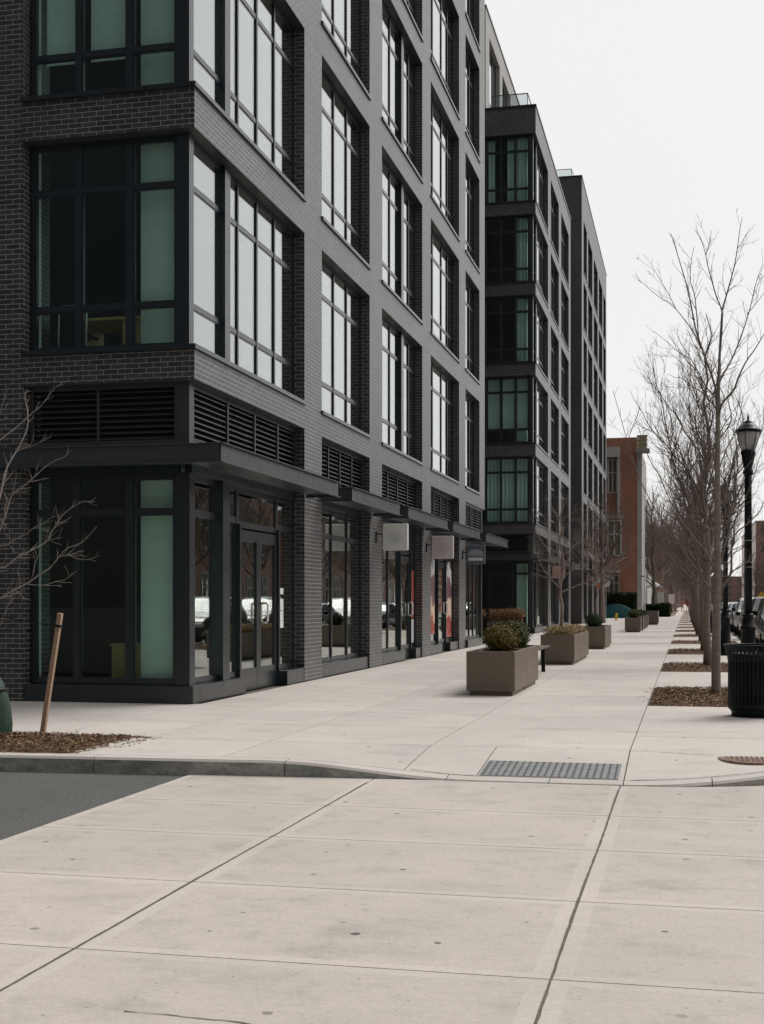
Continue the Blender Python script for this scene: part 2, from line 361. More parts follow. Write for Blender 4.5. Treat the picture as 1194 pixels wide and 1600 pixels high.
class MB:
    """mesh builder in world coordinates"""
    def __init__(s): s.v = []; s.f = []; s.mi = []; s.cur = 0; s.sm = []; s.smooth = False
    def face(s, idx): s.f.append(tuple(idx)); s.mi.append(s.cur); s.sm.append(s.smooth)
    def add(s, pts, faces):
        b = len(s.v); s.v += [tuple(p) for p in pts]
        for f in faces: s.face([b+i for i in f])
    def box(s, x0, x1, y0, y1, z0, z1):
        if x1 < x0: x0, x1 = x1, x0
        if y1 < y0: y0, y1 = y1, y0
        s.add([(x0,y0,z0),(x1,y0,z0),(x1,y1,z0),(x0,y1,z0),(x0,y0,z1),(x1,y0,z1),(x1,y1,z1),(x0,y1,z1)],
              [(0,3,2,1),(4,5,6,7),(0,1,5,4),(1,2,6,5),(2,3,7,6),(3,0,4,7)])
        return s
    def prism(s, poly, f0, f1):
        """poly: list of 2d pts; f0,f1 map a 2d pt to 3d at both ends"""
        n = len(poly); a = [f0(p) for p in poly]+[f1(p) for p in poly]
        s.add(a, [tuple(range(n))[::-1], tuple(range(n, 2*n))]+[(i, (i+1) % n, n+(i+1) % n, n+i) for i in range(n)])
    def tube(s, pts, rad, k=6, caps=True):
        pts = [Vector(p) for p in pts]
        n = len(pts)
        if n < 2: return
        b = len(s.v); ref = Vector((0.31, 0.17, 0.93)).normalized()
        for i, p in enumerate(pts):
            t = (pts[min(i+1, n-1)]-pts[max(i-1, 0)])
            if t.length < 1e-9: t = Vector((0, 0, 1))
            t.normalize()
            rr = ref if abs(t.dot(ref)) < 0.95 else Vector((1, 0, 0))
            u = t.cross(rr).normalized(); w_ = t.cross(u)
            r = rad[i] if hasattr(rad, '__len__') else rad
            for j in range(k):
                a = 2*math.pi*j/k
                s.v.append(tuple(p+u*(r*math.cos(a))+w_*(r*math.sin(a))))
        for i in range(n-1):
            for j in range(k):
                s.face((b+i*k+j, b+i*k+(j+1) % k, b+(i+1)*k+(j+1) % k, b+(i+1)*k+j))
        if caps:
            s.face([b+j for j in range(k)][::-1]); s.face([b+(n-1)*k+j for j in range(k)])
    def lathe(s, prof, c, k=24, cap=True):
        b = len(s.v); n = len(prof)
        for r, z in prof:
            for j in range(k):
                a = 2*math.pi*j/k; s.v.append((c[0]+r*math.cos(a), c[1]+r*math.sin(a), c[2]+z))
        for i in range(n-1):
            for j in range(k):
                s.face((b+i*k+j, b+i*k+(j+1) % k, b+(i+1)*k+(j+1) % k, b+(i+1)*k+j))
        if cap:
            s.face([b+j for j in range(k)][::-1]); s.face([b+(n-1)*k+j for j in range(k)])
    def build(s, name, mats, parent=None, bevel=0, loc=None):
        if not isinstance(mats, (list, tuple)): mats = [mats]
        me = bpy.data.meshes.new(name)
        off = wloc(parent) if parent is not None else Vector((0, 0, 0))
        lo = Vector(loc)-off if loc is not None else Vector((0, 0, 0))
        off = off+lo
        me.from_pydata([(x-off.x, y-off.y, z-off.z) for x, y, z in s.v], [], s.f)
        for m in mats: me.materials.append(m)
        me.polygons.foreach_set('material_index', s.mi)
        me.polygons.foreach_set('use_smooth', s.sm)
        me.update()
        o = bpy.data.objects.new(name, me); C.objects.link(o); o.parent = parent; o.location = lo
        if bevel:
            md = o.modifiers.new('bevel', 'BEVEL'); md.width = bevel; md.segments = 2; md.limit_method = 'ANGLE'; md.angle_limit = R(40)
        return o

ID = None
# ================================================================== GROUND
ZR = -0.14
def cY(x):                              # face of the kerb along the crossing street
    if x < -2: return 10.72+(x+2)*0.065
    if x < -0.5: return 10.72
    if x < 1.74: return 13.05-math.sqrt(max(0.0, 2.33**2-(x+0.5)**2))
    return 13.05
def sstep(t): t = max(0, min(1, t)); return t*t*(3-2*t)
def hz(x, y):                           # height of the pavement: flat, dropping to the road at the kerb ramp
    d = y-cY(x)
    if d > 1.4: return 0.0
    s_along = 1.0
    if x < -1.72: s_along = 1-sstep((-1.72-x)/1.75)
    if x > -0.5: s_along = 1-sstep((x+0.5)/2.1)
    return (ZR+0.012)*s_along*(1-max(0, min(1, d/1.35)))

g = MB(); g.box(-900, 900, -300, 3500, -0.9, -0.30); tag(g.build('ground', M['asphalt']), kind='structure')
g = MB(); g.box(-120, 60, -60, 900, -0.29, ZR); tag(g.build('road', M['asphalt']), kind='structure')

def slab(mb, x0, x1, y0, y1, h, gap=0.006, margin=0.0, sub=(1, 1), depth=0.022, ybase=None, jit=0.0):
    """one cast slab: top sheet following h(x,y), thin skirts; optional troweled margin"""
    def Y(x, t): return y0f(x)+(y1f(x)-y0f(x))*t
    y0f = y0 if callable(y0) else (lambda x: y0); y1f = y1 if callable(y1) else (lambda x: y1)
    a, b = x0+gap, x1-gap
    xs = [a]; 
    if margin: xs += [a+margin]
    n = sub[0]
    lo, hi = (a+margin, b-margin) if margin else (a, b)
    xs += [lo+(hi-lo)*i/n for i in range(1, n)]
    if margin: xs += [b-margin]
    xs += [b]
    L = (y1f(x0)-y0f(x0))
    ga = gap/L; ma = margin/L
    ts = [ga]
    if margin: ts += [ga+ma]
    n = sub[1]; lo, hi = (ga+ma, 1-ga-ma) if margin else (ga, 1-ga)
    ts += [lo+(hi-lo)*i/n for i in range(1, n)]
    if margin: ts += [1-ga-ma]
    ts += [1-ga]
    bi = len(mb.v); nx, ny = len(xs), len(ts)
    for t in ts:
        for x in xs:
            y = Y(x, t); mb.v.append((x, y, h(x, y)))
    for j in range(ny-1):
        for i in range(nx-1):
            edge = margin and (i == 0 or j == 0 or i == nx-2 or j == ny-2)
            mb.cur = 1 if edge else 0
            mb.face((bi+j*nx+i, bi+j*nx+i+1, bi+(j+1)*nx+i+1, bi+(j+1)*nx+i))
    mb.cur = 0
    ring = [bi+i for i in range(nx)]+[bi+j*nx+nx-1 for j in range(1, ny)]+[bi+(ny-1)*nx+i for i in range(nx-2, -1, -1)]+[bi+j*nx for j in range(ny-2, 0, -1)]
    lb = len(mb.v)
    for k_ in ring: x, y, z = mb.v[k_]; mb.v.append((x, y, z-depth))
    m = len(ring)
    for i in range(m): mb.face((ring[(i+1) % m], ring[i], lb+i, lb+(i+1) % m))

# crossing (concrete, flush with the street) -------------------------------------------------
mb = MB()
xj = [-4.16, -2.55, -0.52, 1.55, 3.6, 5.8]
yj = [-1.7, -0.3, 1.08, 2.44, 3.80, 5.16, 6.53, 7.90, 9.19]
for i in range(len(xj)-1):
    gp = 0.013
    for j in range(len(yj)-1):
        slab(mb, xj[i], xj[i+1], yj[j], yj[j+1], lambda x, y: ZR+0.006, gap=0.0045, margin=0.075, depth=0.02)
    slab(mb, xj[i], xj[i+1], yj[-1], (lambda x: cY(x)-0.005), lambda x, y: ZR+0.006, gap=0.006, margin=0.06, sub=(6, 1), depth=0.02)
# wider long joints: shave handled by separate filler
tag(mb.build('crosswalk_pavement', [M['roadconc'], M['trowel']]), kind='structure')
mb = MB(); mb.box(-4.15, 5.79, -1.7, 10.75, ZR-0.05, ZR+0.0015)
for xx, ww in ((-2.55, 0.0085), (-0.52, 0.0088)):
    # crumbled long joints, irregular edges
    rnd = random.Random(int(xx*100)); ys = [1.0+0.09*i for i in range(int((10.6-1.0)/0.09))]
    pts = [(xx-ww*rnd.uniform(0.45, 1.0)+0.003*math.sin(y*1.7), y) for y in ys]+[(xx+ww*rnd.uniform(0.45, 1.0)+0.003*math.sin(y*1.7), y) for y in reversed(ys)]
    n = len(ys)
    b0 = len(mb.v); mb.v += [(x, y, ZR+0.0085) for x, y in pts]
    for i in range(n-1): mb.face((b0+i, b0+2*n-1-i, b0+2*n-2-i, b0+i+1))
def crack(mb, pts, wd, z, seed):
    rnd = random.Random(seed); P = []
    for i in range(len(pts)-1):
        a, b = Vector(pts[i]), Vector(pts[i+1]); m = max(2, int((b-a).length/0.05))
        for k_ in range(m): P.append(a.lerp(b, k_/m)+Vector((rnd.uniform(-.006, .006), rnd.uniform(-.006, .006))))
    P.append(Vector(pts[-1])); n = len(P); b0 = len(mb.v)
    for i, p in enumerate(P):
        t = (P[min(i+1, n-1)]-P[max(0, i-1)]).normalized(); nn = Vector((-t.y, t.x))*wd*rnd.uniform(0.3, 1.2)
        for q in (p-nn, p+nn): mb.v.append((q.x, q.y, z(q.x, q.y)))
    for i in range(n-1): mb.face((b0+2*i, b0+2*i+1, b0+2*i+3, b0+2*i+2))
zr_ = lambda x, y: ZR+0.0086
crack(mb, [(-1.98, 4.41), (-1.64, 4.39), (-1.2, 4.33), (-0.75, 4.31)], 0.0045, zr_, 4)
tag(mb.build('joint_filler', M['gap']), kind='structure')

# sidewalk slabs --------------------------------------------------------------------------------
XJ = [-14.0, -12.2, -10.4, -8.75, -7.5, -6.25, -5.2, -3.93, -2.34, -0.5]
BED = [(17.3+8.5*k, 20.9+8.5*k) for k in range(22)]
cb = 0.16
def back(x): return cY(x)+cb
mb = MB()
for i in range(len(XJ)-1):
    a, b = XJ[i], XJ[i+1]
    if b > -5.3:
        cols = [(a, b)] if i < 8 else [(-2.34, -1.72), (-1.72, -0.5)]
        if i == 8:
            for (p, q) in cols: slab(mb, p, q, back, 12.1, hz, sub=(5, 8))
        else: slab(mb, a, b, back, 12.1, hz, sub=(8, 8))
    y = 12.1
    while y < 130:
        y2 = y+1.7
        if b <= -6.2 and y2 > 16.3:
            if y < 16.25: slab(mb, a, b, y, 16.3, hz)
            break
        if b <= -5.2 and y < 12.2:
            y = 12.22; y2 = 13.8
        slab(mb, a, b, y, y2, hz, gap=0.005 if y < 40 else 0.004)
        y = y2
        if y > 60: pass
# strip by the kerb with the planting beds
xs_ = [-0.5, 0.6, 1.62]
def slab_strip(y0, y1):
    n = max(1, round((y1-y0)/1.75))
    for k_ in range(n): slab(mb, -0.5, 1.62, y0+(y1-y0)*k_/n, y0+(y1-y0)*(k_+1)/n, hz)
slab(mb, -0.5, 1.62, back, 13.35, hz, sub=(24, 9))
slab_strip(13.35, BED[0][0])
for k_ in range(len(BED)-1): slab_strip(BED[k_][1], BED[k_+1][0])
tag(mb.build('sidewalk', [M['concrete'], M['trowel']]), kind='structure')
# dirt bed that shows in the joints
mb = MB()
gx = [-14+0.25*i for i in range(int((1.62+14)/0.25)+1)]
def sheet(mb, xs, y0f, y1f, ny, h):
    bi = len(mb.v); nx = len(xs)
    for j in range(ny+1):
        for x in xs:
            y = y0f(x)+(y1f(x)-y0f(x))*j/ny; mb.v.append((x, y, h(x, y)))
    for j in range(ny):
        for i in range(nx-1): mb.face((bi+j*nx+i, bi+j*nx+i+1, bi+(j+1)*nx+i+1, bi+(j+1)*nx+i))
sheet(mb, gx, lambda x: back(x)-0.02, lambda x: 13.0, 10, lambda x, y: hz(x, y)-0.010)
mb.box(-14, 1.62, 13.0, 131, -0.06, -0.012)
tag(mb.build('sidewalk_bedding', M['gap']), kind='structure')
mb = MB(); mb.box(-40, 1.62, 130, 700, -0.08, -0.001); tag(mb.build('far_sidewalk', M['concrete']), kind='structure')
# kerb: one run of segments along the crossing street, round the corner and up the parking lane
mb = MB()
def kerb_seg(pts_front, pts_back):
    n = len(pts_front); bi = len(mb.v)
    for (x, y), (u, v) in zip(pts_front, pts_back):
        ht = hz(x, y+0.001)
        zt = max(ht, ZR+0.010)
        mb.v += [(x, y-0.012, ZR-0.04), (x, y-0.004, zt-0.022), (x, y+0.014, zt-0.001), (u, v, max(hz(u, v), ZR+0.01)), (u, v, ZR-0.04)]
    for i in range(n-1):
        o = bi+5*i
        mb.cur = 0; mb.face((o, o+5, o+6, o+1))
        mb.cur = 1; mb.face((o+1, o+6, o+7, o+2)); mb.face((o+2, o+7, o+8, o+3))
    mb.cur = 0
    mb.face([bi+j for j in range(5)][::-1]); mb.face([bi+5*(n-1)+j for j in range(5)])
cuts = [-14, -11.9, -9.8, -7.85, -5.02, -3.32, -1.95, -1.1, -0.5, 0.2, 0.9, 1.3]
for a, b in zip(cuts[:-1], cuts[1:]):
    m = 9; X = [a+0.004+(b-a-0.008)*i/m for i in range(m+1)]
    kerb_seg([(x, cY(x)) for x in X], [(x, back(x)-0.004) for x in X])
# corner return, by angle
ang = [R(-40), R(-25), R(-10), R(0)]
def arc(a, r): return (-0.5+r*math.cos(a), 13.05+r*math.sin(a))
for a, b in zip(ang[:-1], ang[1:]):
    A = [a+(b-a)*i/6 for i in range(7)]
    bi = len(mb.v)
    for t in A:
        (x, y), (u, v) = arc(t, 2.33), arc(t, 2.17)
        zt = 0.0 if x > 1.6 else max(hz(x, y+.001), ZR+.01)
        mb.v += [(x, y, ZR-0.04), (x, y, zt-0.02), (u, v, zt)]
    for i in range(6):
        o = bi+3*i; mb.cur = 0; mb.face((o, o+3, o+4, o+1)); mb.cur = 1; mb.face((o+1, o+4, o+5, o+2))
mb.cur = 0
y = 13.05
while y < 200:
    y2 = y+3.0
    mb.cur = 1; mb.box(1.63, 1.83, y+0.004, y2-0.004, ZR-0.05, 0.001); y = y2
mb.cur = 1; mb.box(1.63, 1.83, 200, 690, ZR-0.05, 0.001)
tag(mb.build('curb', [M['curb'], M['concrete']]), kind='structure')
mb = MB()
hz1 = lambda x, y: hz(x, y)+0.0012
crack(mb, [(-2.3, 10.93), (-1.95, 10.90), (-1.74, 10.885)], 0.010, hz1, 9)
crack(mb, [(-0.45, 10.89), (0.1, 10.99), (0.5, 11.14), (0.9, 11.38)], 0.008, hz1, 10)
crack(mb, [(-0.5, 12.08), (0.2, 11.98), (0.9, 11.85), (1.5, 11.8)], 0.004, hz1, 11)
crack(mb, [(-2.75, 10.69), (-2.0, 10.705), (-1.2, 10.712), (-0.5, 10.712), (0.1, 10.76)], 0.008, lambda x, y: ZR+0.0125, 12)
tag(mb.build('sidewalk_cracks', M['gap']), kind='structure')

# tactile mat at the ramp ------------------------------------------------------------------------
mb = MB(); x0, x1, y0, y1 = -1.70, -0.545, 10.90, 11.47
sl = (hz(-1, y1)-hz(-1, y0))/(y1-y0)
hm = lambda x, y: hz(-1.0, y)+0.006
sheet(mb, [x0, x1], lambda x: y0, lambda x: y1, 4, hm)
for (a, b, c_, d) in ((x0, y0, x1, y0), (x1, y0, x1, y1), (x1, y1, x0, y1), (x0, y1, x0, y0)):
    mb.add([(a, b, hm(a, b)), (c_, d, hm(c_, d)), (c_, d, hm(c_, d)-0.02), (a, b, hm(a, b)-0.02)], [(0, 3, 2, 1)])
t = thing('tactile_paving', (-1.12, 11.18, hm(0, 11.18)), 'slate grey studded tactile mat set in the kerb ramp', 'tactile mat')
mb.build('mat', M['tactile'], t)
mb = MB(); mb.smooth = True
nx = 20; ny = 10
for i in range(nx):
    for j in range(ny):
        x = x0+0.03+(x1-x0-0.06)*i/(nx-1); y = y0+0.03+(y1-y0-0.06)*j/(ny-1)
        mb.lathe([(0.014, 0), (0.011, 0.004), (0.006, 0.006)], (x, y, hm(x, y)), 7)
tag(mb.build('studs', M['tactile_dome'], t), kind='stuff')
# manhole
c0 = (0.60, 11.86); zz = hz(*c0)
t = thing('manhole_cover', (c0[0], c0[1], 0), 'round rusty iron manhole cover in the pavement near the corner kerb', 'manhole cover')
mb = MB(); mb.lathe([(0.335, -0.02), (0.335, 0.003), (0.30, 0.004), (0.298, 0.001)], (c0[0], c0[1], zz), 40, False)
mb.build('ring', M['rust'], t)
mb = MB(); mb.lathe([(0.292, -0.02), (0.292, 0.004)], (c0[0], c0[1], zz), 40)
for a in range(-6, 7):
    for b in range(-6, 7):
        x, y = a*0.043, b*0.043
        if x*x+y*y < 0.26**2:
            xx, yy = c0[0]+x, c0[1]+y
            if (a+b) % 2: mb.box(xx-0.016, xx+0.016, yy-0.007, yy+0.007, zz+0.004, zz+0.0065)
            else: mb.box(xx-0.007, xx+0.007, yy-0.016, yy+0.016, zz+0.004, zz+0.0065)
mb.build('lid', M['rust'], t)

# mulch beds ---------------------------------------------------------------------------------------
def mulch(x0f, x1, y0, y1, chips, seed, dome=0.03):
    rnd = random.Random(seed); mb = MB(); mb.smooth = True
    nx, ny = (40, 24) if chips > 500 else (10, 8)
    P = {}
    x0 = x0f
    for j in range(ny+1):
        for i in range(nx+1):
            u, v = i/nx, j/ny; e = min(u, 1-u, v, 1-v)
            z = -0.003+dome*min(1, e*7)+rnd.uniform(-.008, .008)*min(1, e*8)
            P[i, j] = len(mb.v); yb = y0(x0+(x1-x0)*u) if callable(y0) else y0
            mb.v.append((x0+(x1-x0)*u, yb+(y1-yb)*v, z))
    for j in range(ny):
        for i in range(nx): mb.face((P[i, j], P[i+1, j], P[i+1, j+1], P[i, j+1]))
    mb.smooth = False; mb.cur = 1
    for _ in range(chips):
        x = rnd.uniform(x0+.02, x1-.02); yb = y0(x) if callable(y0) else y0; y = rnd.uniform(yb+.02, y1-.02)
        e = min(x-x0, x1-x, y-yb, y1-y)
        z = 0.002+dome*min(1, e*6)
        l, w_ = rnd.uniform(.008, .028), rnd.uniform(.004, .010); a = rnd.uniform(0, 6.3); ti = rnd.uniform(-.5, .5)
        dx, dy = math.cos(a)*l, math.sin(a)*l; ex, ey = -math.sin(a)*w_, math.cos(a)*w_; dz = ti*l; h = 0.004
        z += abs(dz)
        mb.add([(x-dx-ex, y-dy-ey, z-dz), (x+dx-ex, y+dy-ey, z+dz), (x+dx+ex, y+dy+ey, z+dz), (x-dx+ex, y-dy+ey, z-dz),
                (x-dx, y-dy, z-dz-h), (x+dx, y+dy, z+dz-h)], [(0, 1, 2, 3), (0, 4, 5, 1), (2, 5, 4, 3)])
    for _ in range(chips//60):
        u = rnd.random(); q = abs(rnd.gauss(0, .07))+.01
        x, y = (rnd.uniform(x0, x1), y1+q) if u < .5 else ((x1+q, rnd.uniform(y1-1.0, y1)) if x1 < 0 else (x0-q, rnd.uniform(y1-3.0, y1)))
        l, w_ = rnd.uniform(.006, .018), rnd.uniform(.003, .007); a = rnd.uniform(0, 6.3)
        dx, dy = math.cos(a)*l, math.sin(a)*l; ex, ey = -math.sin(a)*w_, math.cos(a)*w_
        mb.add([(x-dx-ex, y-dy-ey, .004), (x+dx-ex, y+dy-ey, .004), (x+dx+ex, y+dy+ey, .006), (x-dx+ex, y-dy+ey, .005), (x, y, .0005)], [(0, 1, 2, 3), (1, 0, 4), (3, 2, 4)])
    return tag(mb.build('mulch', [M['mulch'], M['chips']]), kind='stuff')
mulch(-13.9, -5.22, (lambda x: back(x)+0.005), 12.19, 9000, 5)
for k_, (a, b) in enumerate(BED): mulch(-0.485, 1.60, a, b, 5000 if k_ == 0 else 2200 if k_ < 3 else (500 if k_ < 6 else 60), 20+k_)

# ================================================================== BUILDINGS
X0 = -6.28; XF = -6.475
SILL = [4.72, 8.15, 11.60, 15.05, 18.50]
HEAD = [7.57, 11.02, 14.47, 17.92, 21.37]
LH = 4.27
def mlong(X): return lambda t, d, z: (X+d, t, z)
def mshort(Y): return lambda t, d, z: (t, Y-d, z)
def bm(mb, mp, t0, t1, d0, d1, z0, z1):
    a = mp(t0, d0, z0); b = mp(t1, d1, z1)
    mb.box(a[0], b[0], a[1], b[1], a[2], b[2])

def grid(fr, gl, mp, t0, t1, z0, z1, vm, hm_, fw=0.055, mw=0.05, D=0.055, gd=-0.01, rail=0.07):
    """frame + glass of one opening, glass nearly flush. vm: [(t, width)], hm: [z]"""
    I, O = -0.09, 0.016
    bm(fr, mp, t0, t0+fw, I, O, z0, z1); bm(fr, mp, t1-fw, t1, I, O, z0, z1)
    for t, wd in vm: bm(fr, mp, t-wd/2, t+wd/2, I-0.004, (0.075 if wd > 0.12 else O+0.004), z0+0.002, z1-0.002)
    bm(fr, mp, t0+0.004, t1-0.004, I+0.003, O-0.003, z0+0.001, z0+rail); bm(fr, mp, t0+0.004, t1-0.004, I+0.003, O-0.003, z1-rail, z1-0.001)
    for z in hm_: bm(fr, mp, t0+0.004, t1-0.004, I+0.006, O-0.005, z-0.035, z+0.035)
    cols = [t0+fw]+[c for t, wd in sorted(vm) for c in (t-wd/2, t+wd/2)]+[t1-fw]
    rows = [z0+rail]+[c for z in sorted(hm_) for c in (z-0.035, z+0.035)]+[z1-rail]
    bd = 0.016
    for i in range(0, len(cols), 2):
        for j in range(0, len(rows), 2):
            a, b, c_, d = cols[i], cols[i+1], rows[j], rows[j+1]
            if b-a < 0.12: continue
            bm(fr, mp, a, a+bd, -0.05, 0.004, c_, d); bm(fr, mp, b-bd, b, -0.05, 0.004, c_, d)
            bm(fr, mp, a+bd, b-bd, -0.048, 0.002, c_, c_+bd); bm(fr, mp, a+bd, b-bd, -0.048, 0.002, d-bd, d)
            bm(gl, mp, a+bd-.004, b-bd+.004, -0.012, -0.004, c_+bd-.004, d-bd+.004)

def tr_rows(z0, z1): return [z0+0.60, z1-0.66]

def make_window(root, y0, y1, k, vm, X=XF, corner=None, name='window'):
    z0, z1 = SILL[k], HEAD[k]
    fr, gl = MB(), MB()
    if corner is None:
        grid(fr, gl, mlong(X), y0, y1, z0, z1, vm, tr_rows(z0, z1))
    else:
        Yc, xs0, vs = corner           # short face from xs0 to the corner post
        yf = Yc+0.21
        grid(fr, gl, mlong(X), yf+0.10, y1, z0, z1, vm, tr_rows(z0, z1))
        grid(fr, gl, mshort(yf), xs0, X-0.10, z0, z1, vs, tr_rows(z0, z1))
        fr.box(X-0.10+.001, X+0.065, yf-0.065, yf+0.10-.001, z0+.003, z1-.003)   # corner post
    f = fr.build(name, M['metal'], root)
    gl.build('pane', M['glass'], f)
    sl_ = MB()
    if corner is None:
        sl_.box(X-0.05, X0+0.035, y0-0.03, y1+0.03, z0-0.055, z0+0.004)
    else:
        sl_.box(X-0.05, X0+0.035, Yc+0.25, y1+0.03, z0-0.055, z0+0.004)
        sl_.box(xs0-0.03, X0+0.035, Yc-0.055, Yc+0.25-0.001, z0-0.055, z0+0.004)
    sl_.build('sill', M['metal'], f)
    return f

def louver(root, mp, t0, t1, z0, z1, vm, fr=None):
    own = fr is None
    fr = fr or MB()
    D = 0.05
    bm(fr, mp, t0, t0+0.05, -D, D, z0, z1); bm(fr, mp, t1-0.05, t1, -D, D, z0, z1)
    bm(fr, mp, t0+.003, t1-.003, -D+.003, D-.003, z0+.001, z0+0.06); bm(fr, mp, t0+.003, t1-.003, -D+.003, D-.003, z1-0.07, z1-.001)
    for t in vm: bm(fr, mp, t-0.02, t+0.02, -D, D+.003, z0+.002, z1-.002)
    z = z0+0.085
    while z < z1-0.09:
        def P(d, zz): return lambda q: mp(q, d, zz)
        a = [mp(t0+.03, -0.04, z+0.052), mp(t0+.03, 0.035, z), mp(t0+.03, 0.035, z-0.012), mp(t0+.03, -0.04, z+0.040)]
        b = [mp(t1-.03, -0.04, z+0.052), mp(t1-.03, 0.035, z), mp(t1-.03, 0.035, z-0.012), mp(t1-.03, -0.04, z+0.040)]
        fr.add(a+b, [(0, 1, 2, 3), (7, 6, 5, 4), (0, 4, 5, 1), (1, 5, 6, 2), (2, 6, 7, 3), (3, 7, 4, 0)])
        z += 0.078
    bm(fr, mp, t0, t1, -0.16, -0.14, z0, z1)
    if own: return fr.build('louver_grille', M['canopy'], root)

def canopy(root, y0, y1, wrap=None, X=-5.70, zb=3.10, zt=3.35, fold_end=False):
    mb = MB(); xb = X0+0.02
    T = 0.012
    mb.box(X-T, X, y0, y1, zb, zt)                                  # fascia web
    mb.box(X+0.001, X+0.045, y0-0.02, y1+0.02, zt-0.012, zt+0.001); mb.box(X+0.001, X+0.045, y0-0.02, y1+0.02, zb-0.001, zb+0.012)
    yb = y0 if wrap is None else wrap[1]
    ytop = y1
    if wrap is None:
        mb.box(xb, X-T-.001, y0-0.001, y0+T, zb, zt)                  # near end plate
        mb.box(xb, X+0.045, y0-0.045, y0-.002, zt-0.013, zt); mb.box(xb, X+0.045, y0-0.045, y0-.002, zb, zb+0.013)
        mb.box(xb, X-T-.001, y0+T+.001, y1-T-.001, zb+0.05, zb+0.07)
        mb.box(xb, X-T-.001, y0+T+.001, y1-T-.001, zt-0.03, zt-0.01)
    else:
        xs0, Yn, Ybk = wrap
        mb.box(xs0, X, Yn-0.0, Yn+T, zb, zt)
        mb.box(xs0, X+0.045, Yn-0.045, Yn-.001, zt-0.013, zt); mb.box(xs0, X+0.045, Yn-0.045, Yn-.001, zb, zb+0.013)
        mb.box(xb, X-T-.001, Yn+T+.001, y1-T-.001, zb+0.05, zb+0.07); mb.box(xb, X-T-.001, Yn+T+.001, y1-T-.001, zt-0.03, zt-0.01)
        mb.box(xs0, xb-.001, Yn+T+.001, Ybk, zb+0.05, zb+0.07); mb.box(xs0, xb-.001, Yn+T+.001, Ybk, zt-0.03, zt-0.01)
        mb.box(xs0-T, xs0-.001, Yn, Ybk, zb, zt)
    mb.box(xb, X-T-.001, y1-T, y1+.001, zb, zt)
    # seams of the fascia plate
    return mb.build('canopy', M['canopy'], root, bevel=0.002)

def curtain(parent, x0, x1, y, z0, z1, seed, gather=1.0, name='curtain'):
    rnd = random.Random(seed); mb = MB(); mb.smooth = True
    n = max(12, int((x1-x0)/0.02)); b = len(mb.v)
    for i in range(n+1):
        x = x0+(x1-x0)*i/n
        d = 0.035*gather*math.sin(x*38+seed)+0.012*gather*math.sin(x*91+seed*2)
        for z in (z0, z0+(z1-z0)*0.5, z1): mb.v.append((x+0.01*math.sin(z*2+x*9), y+d*(1.0 if z < z1 else 0.7), z))
    for i in range(n):
        for j in range(2): o = b+3*i+j; mb.face((o, o+3, o+4, o+1))
    m0 = len(mb.v)
    return mb.build(name, M['fabric'], parent)
def blind(parent, x0, x1, y, z0, z1):
    mb = MB(); mb.box(x0, x1, y, y+0.004, z0, z1); mb.box(x0, x1, y-0.006, y+0.01, z0-0.02, z0)
    return mb.build('roller_blind', M['fabric'], parent)

def door(root, mp, t0, t1, z1=2.42, handle=None, kick=0.34, poster=None):
    fr, gl = MB(), MB(); D = 0.028
    st = 0.10
    bm(fr, mp, t0, t0+st, -D, D, 0.012, z1); bm(fr, mp, t1-st, t1, -D, D, 0.012, z1)
    bm(fr, mp, t0+st, t1-st, -D+.002, D-.002, 0.012, kick); bm(fr, mp, t0+st, t1-st, -D+.002, D-.002, z1-0.16, z1)
    bm(gl, mp, t0+st-.004, t1-st+.004, -0.006, 0.004, kick-.004, z1-0.155)
    f = fr.build('door', M['metal'], root); gl.build('pane', M['shopglass'], f)
    if handle is not None:
        h = MB(); h.smooth = True
        p = [mp(handle+dx, dd, z) for dx, dd, z in ((0, .03, 1.02), (0, .12, 1.02), (0.0, .135, 1.045), (0, .135, 1.30), (0, .12, 1.325), (0, .03, 1.325))]
        h.tube(p, 0.017, 8); h.tube([mp(handle, .03, 1.02), mp(handle, .03, 1.325)], 0.015, 8); q = [mp(handle+0.12*(1 if handle > (t0+t1)/2 else -1)*-1, dd, z) for dd, z in ((.095, 1.03), (.095, 1.315))]
        h.build('handle', M['chrome'], f)
    return f

def storefront(root, mp, t0, t1, vm, doors=(), zb=0.24, zt=3.06, tz=2.55, base=True, name='storefront'):
    """ground floor glazing; doors: list of (a, b) that interrupt the base"""
    fr, gl = MB(), MB()
    segs = []; p = t0
    for a, b in sorted(doors): segs.append((p, a)); p = b
    segs.append((p, t1))
    for a, b in segs:
        if b-a < 0.08: continue
        grid(fr, gl, mp, a, b, zb, zt, [(t, wd) for t, wd in vm if a+.06 < t < b-.06], [tz], D=0.06)
    for a, b in doors:
        grid(fr, gl, mp, a, b, 2.45, zt, [], [], D=0.06, rail=0.08)
        for t in (a, b): bm(fr, mp, t-0.03, t+0.03, -0.063, 0.063, 0.01, 2.5)
    f = fr.build(name, M['metal'], root); gl.build('pane', M['shopglass'], f)
    if base:
        for a, b in segs:
            if b-a < 0.08: continue
            bs = MB(); bm(bs, mp, a+(0.034 if a != t0 else 0), b-(0.034 if b != t1 else 0), -0.08, 0.17, 0.0, zb-0.004)
            bs.build('plinth', M['metal'], f, bevel=0.004)
    return f

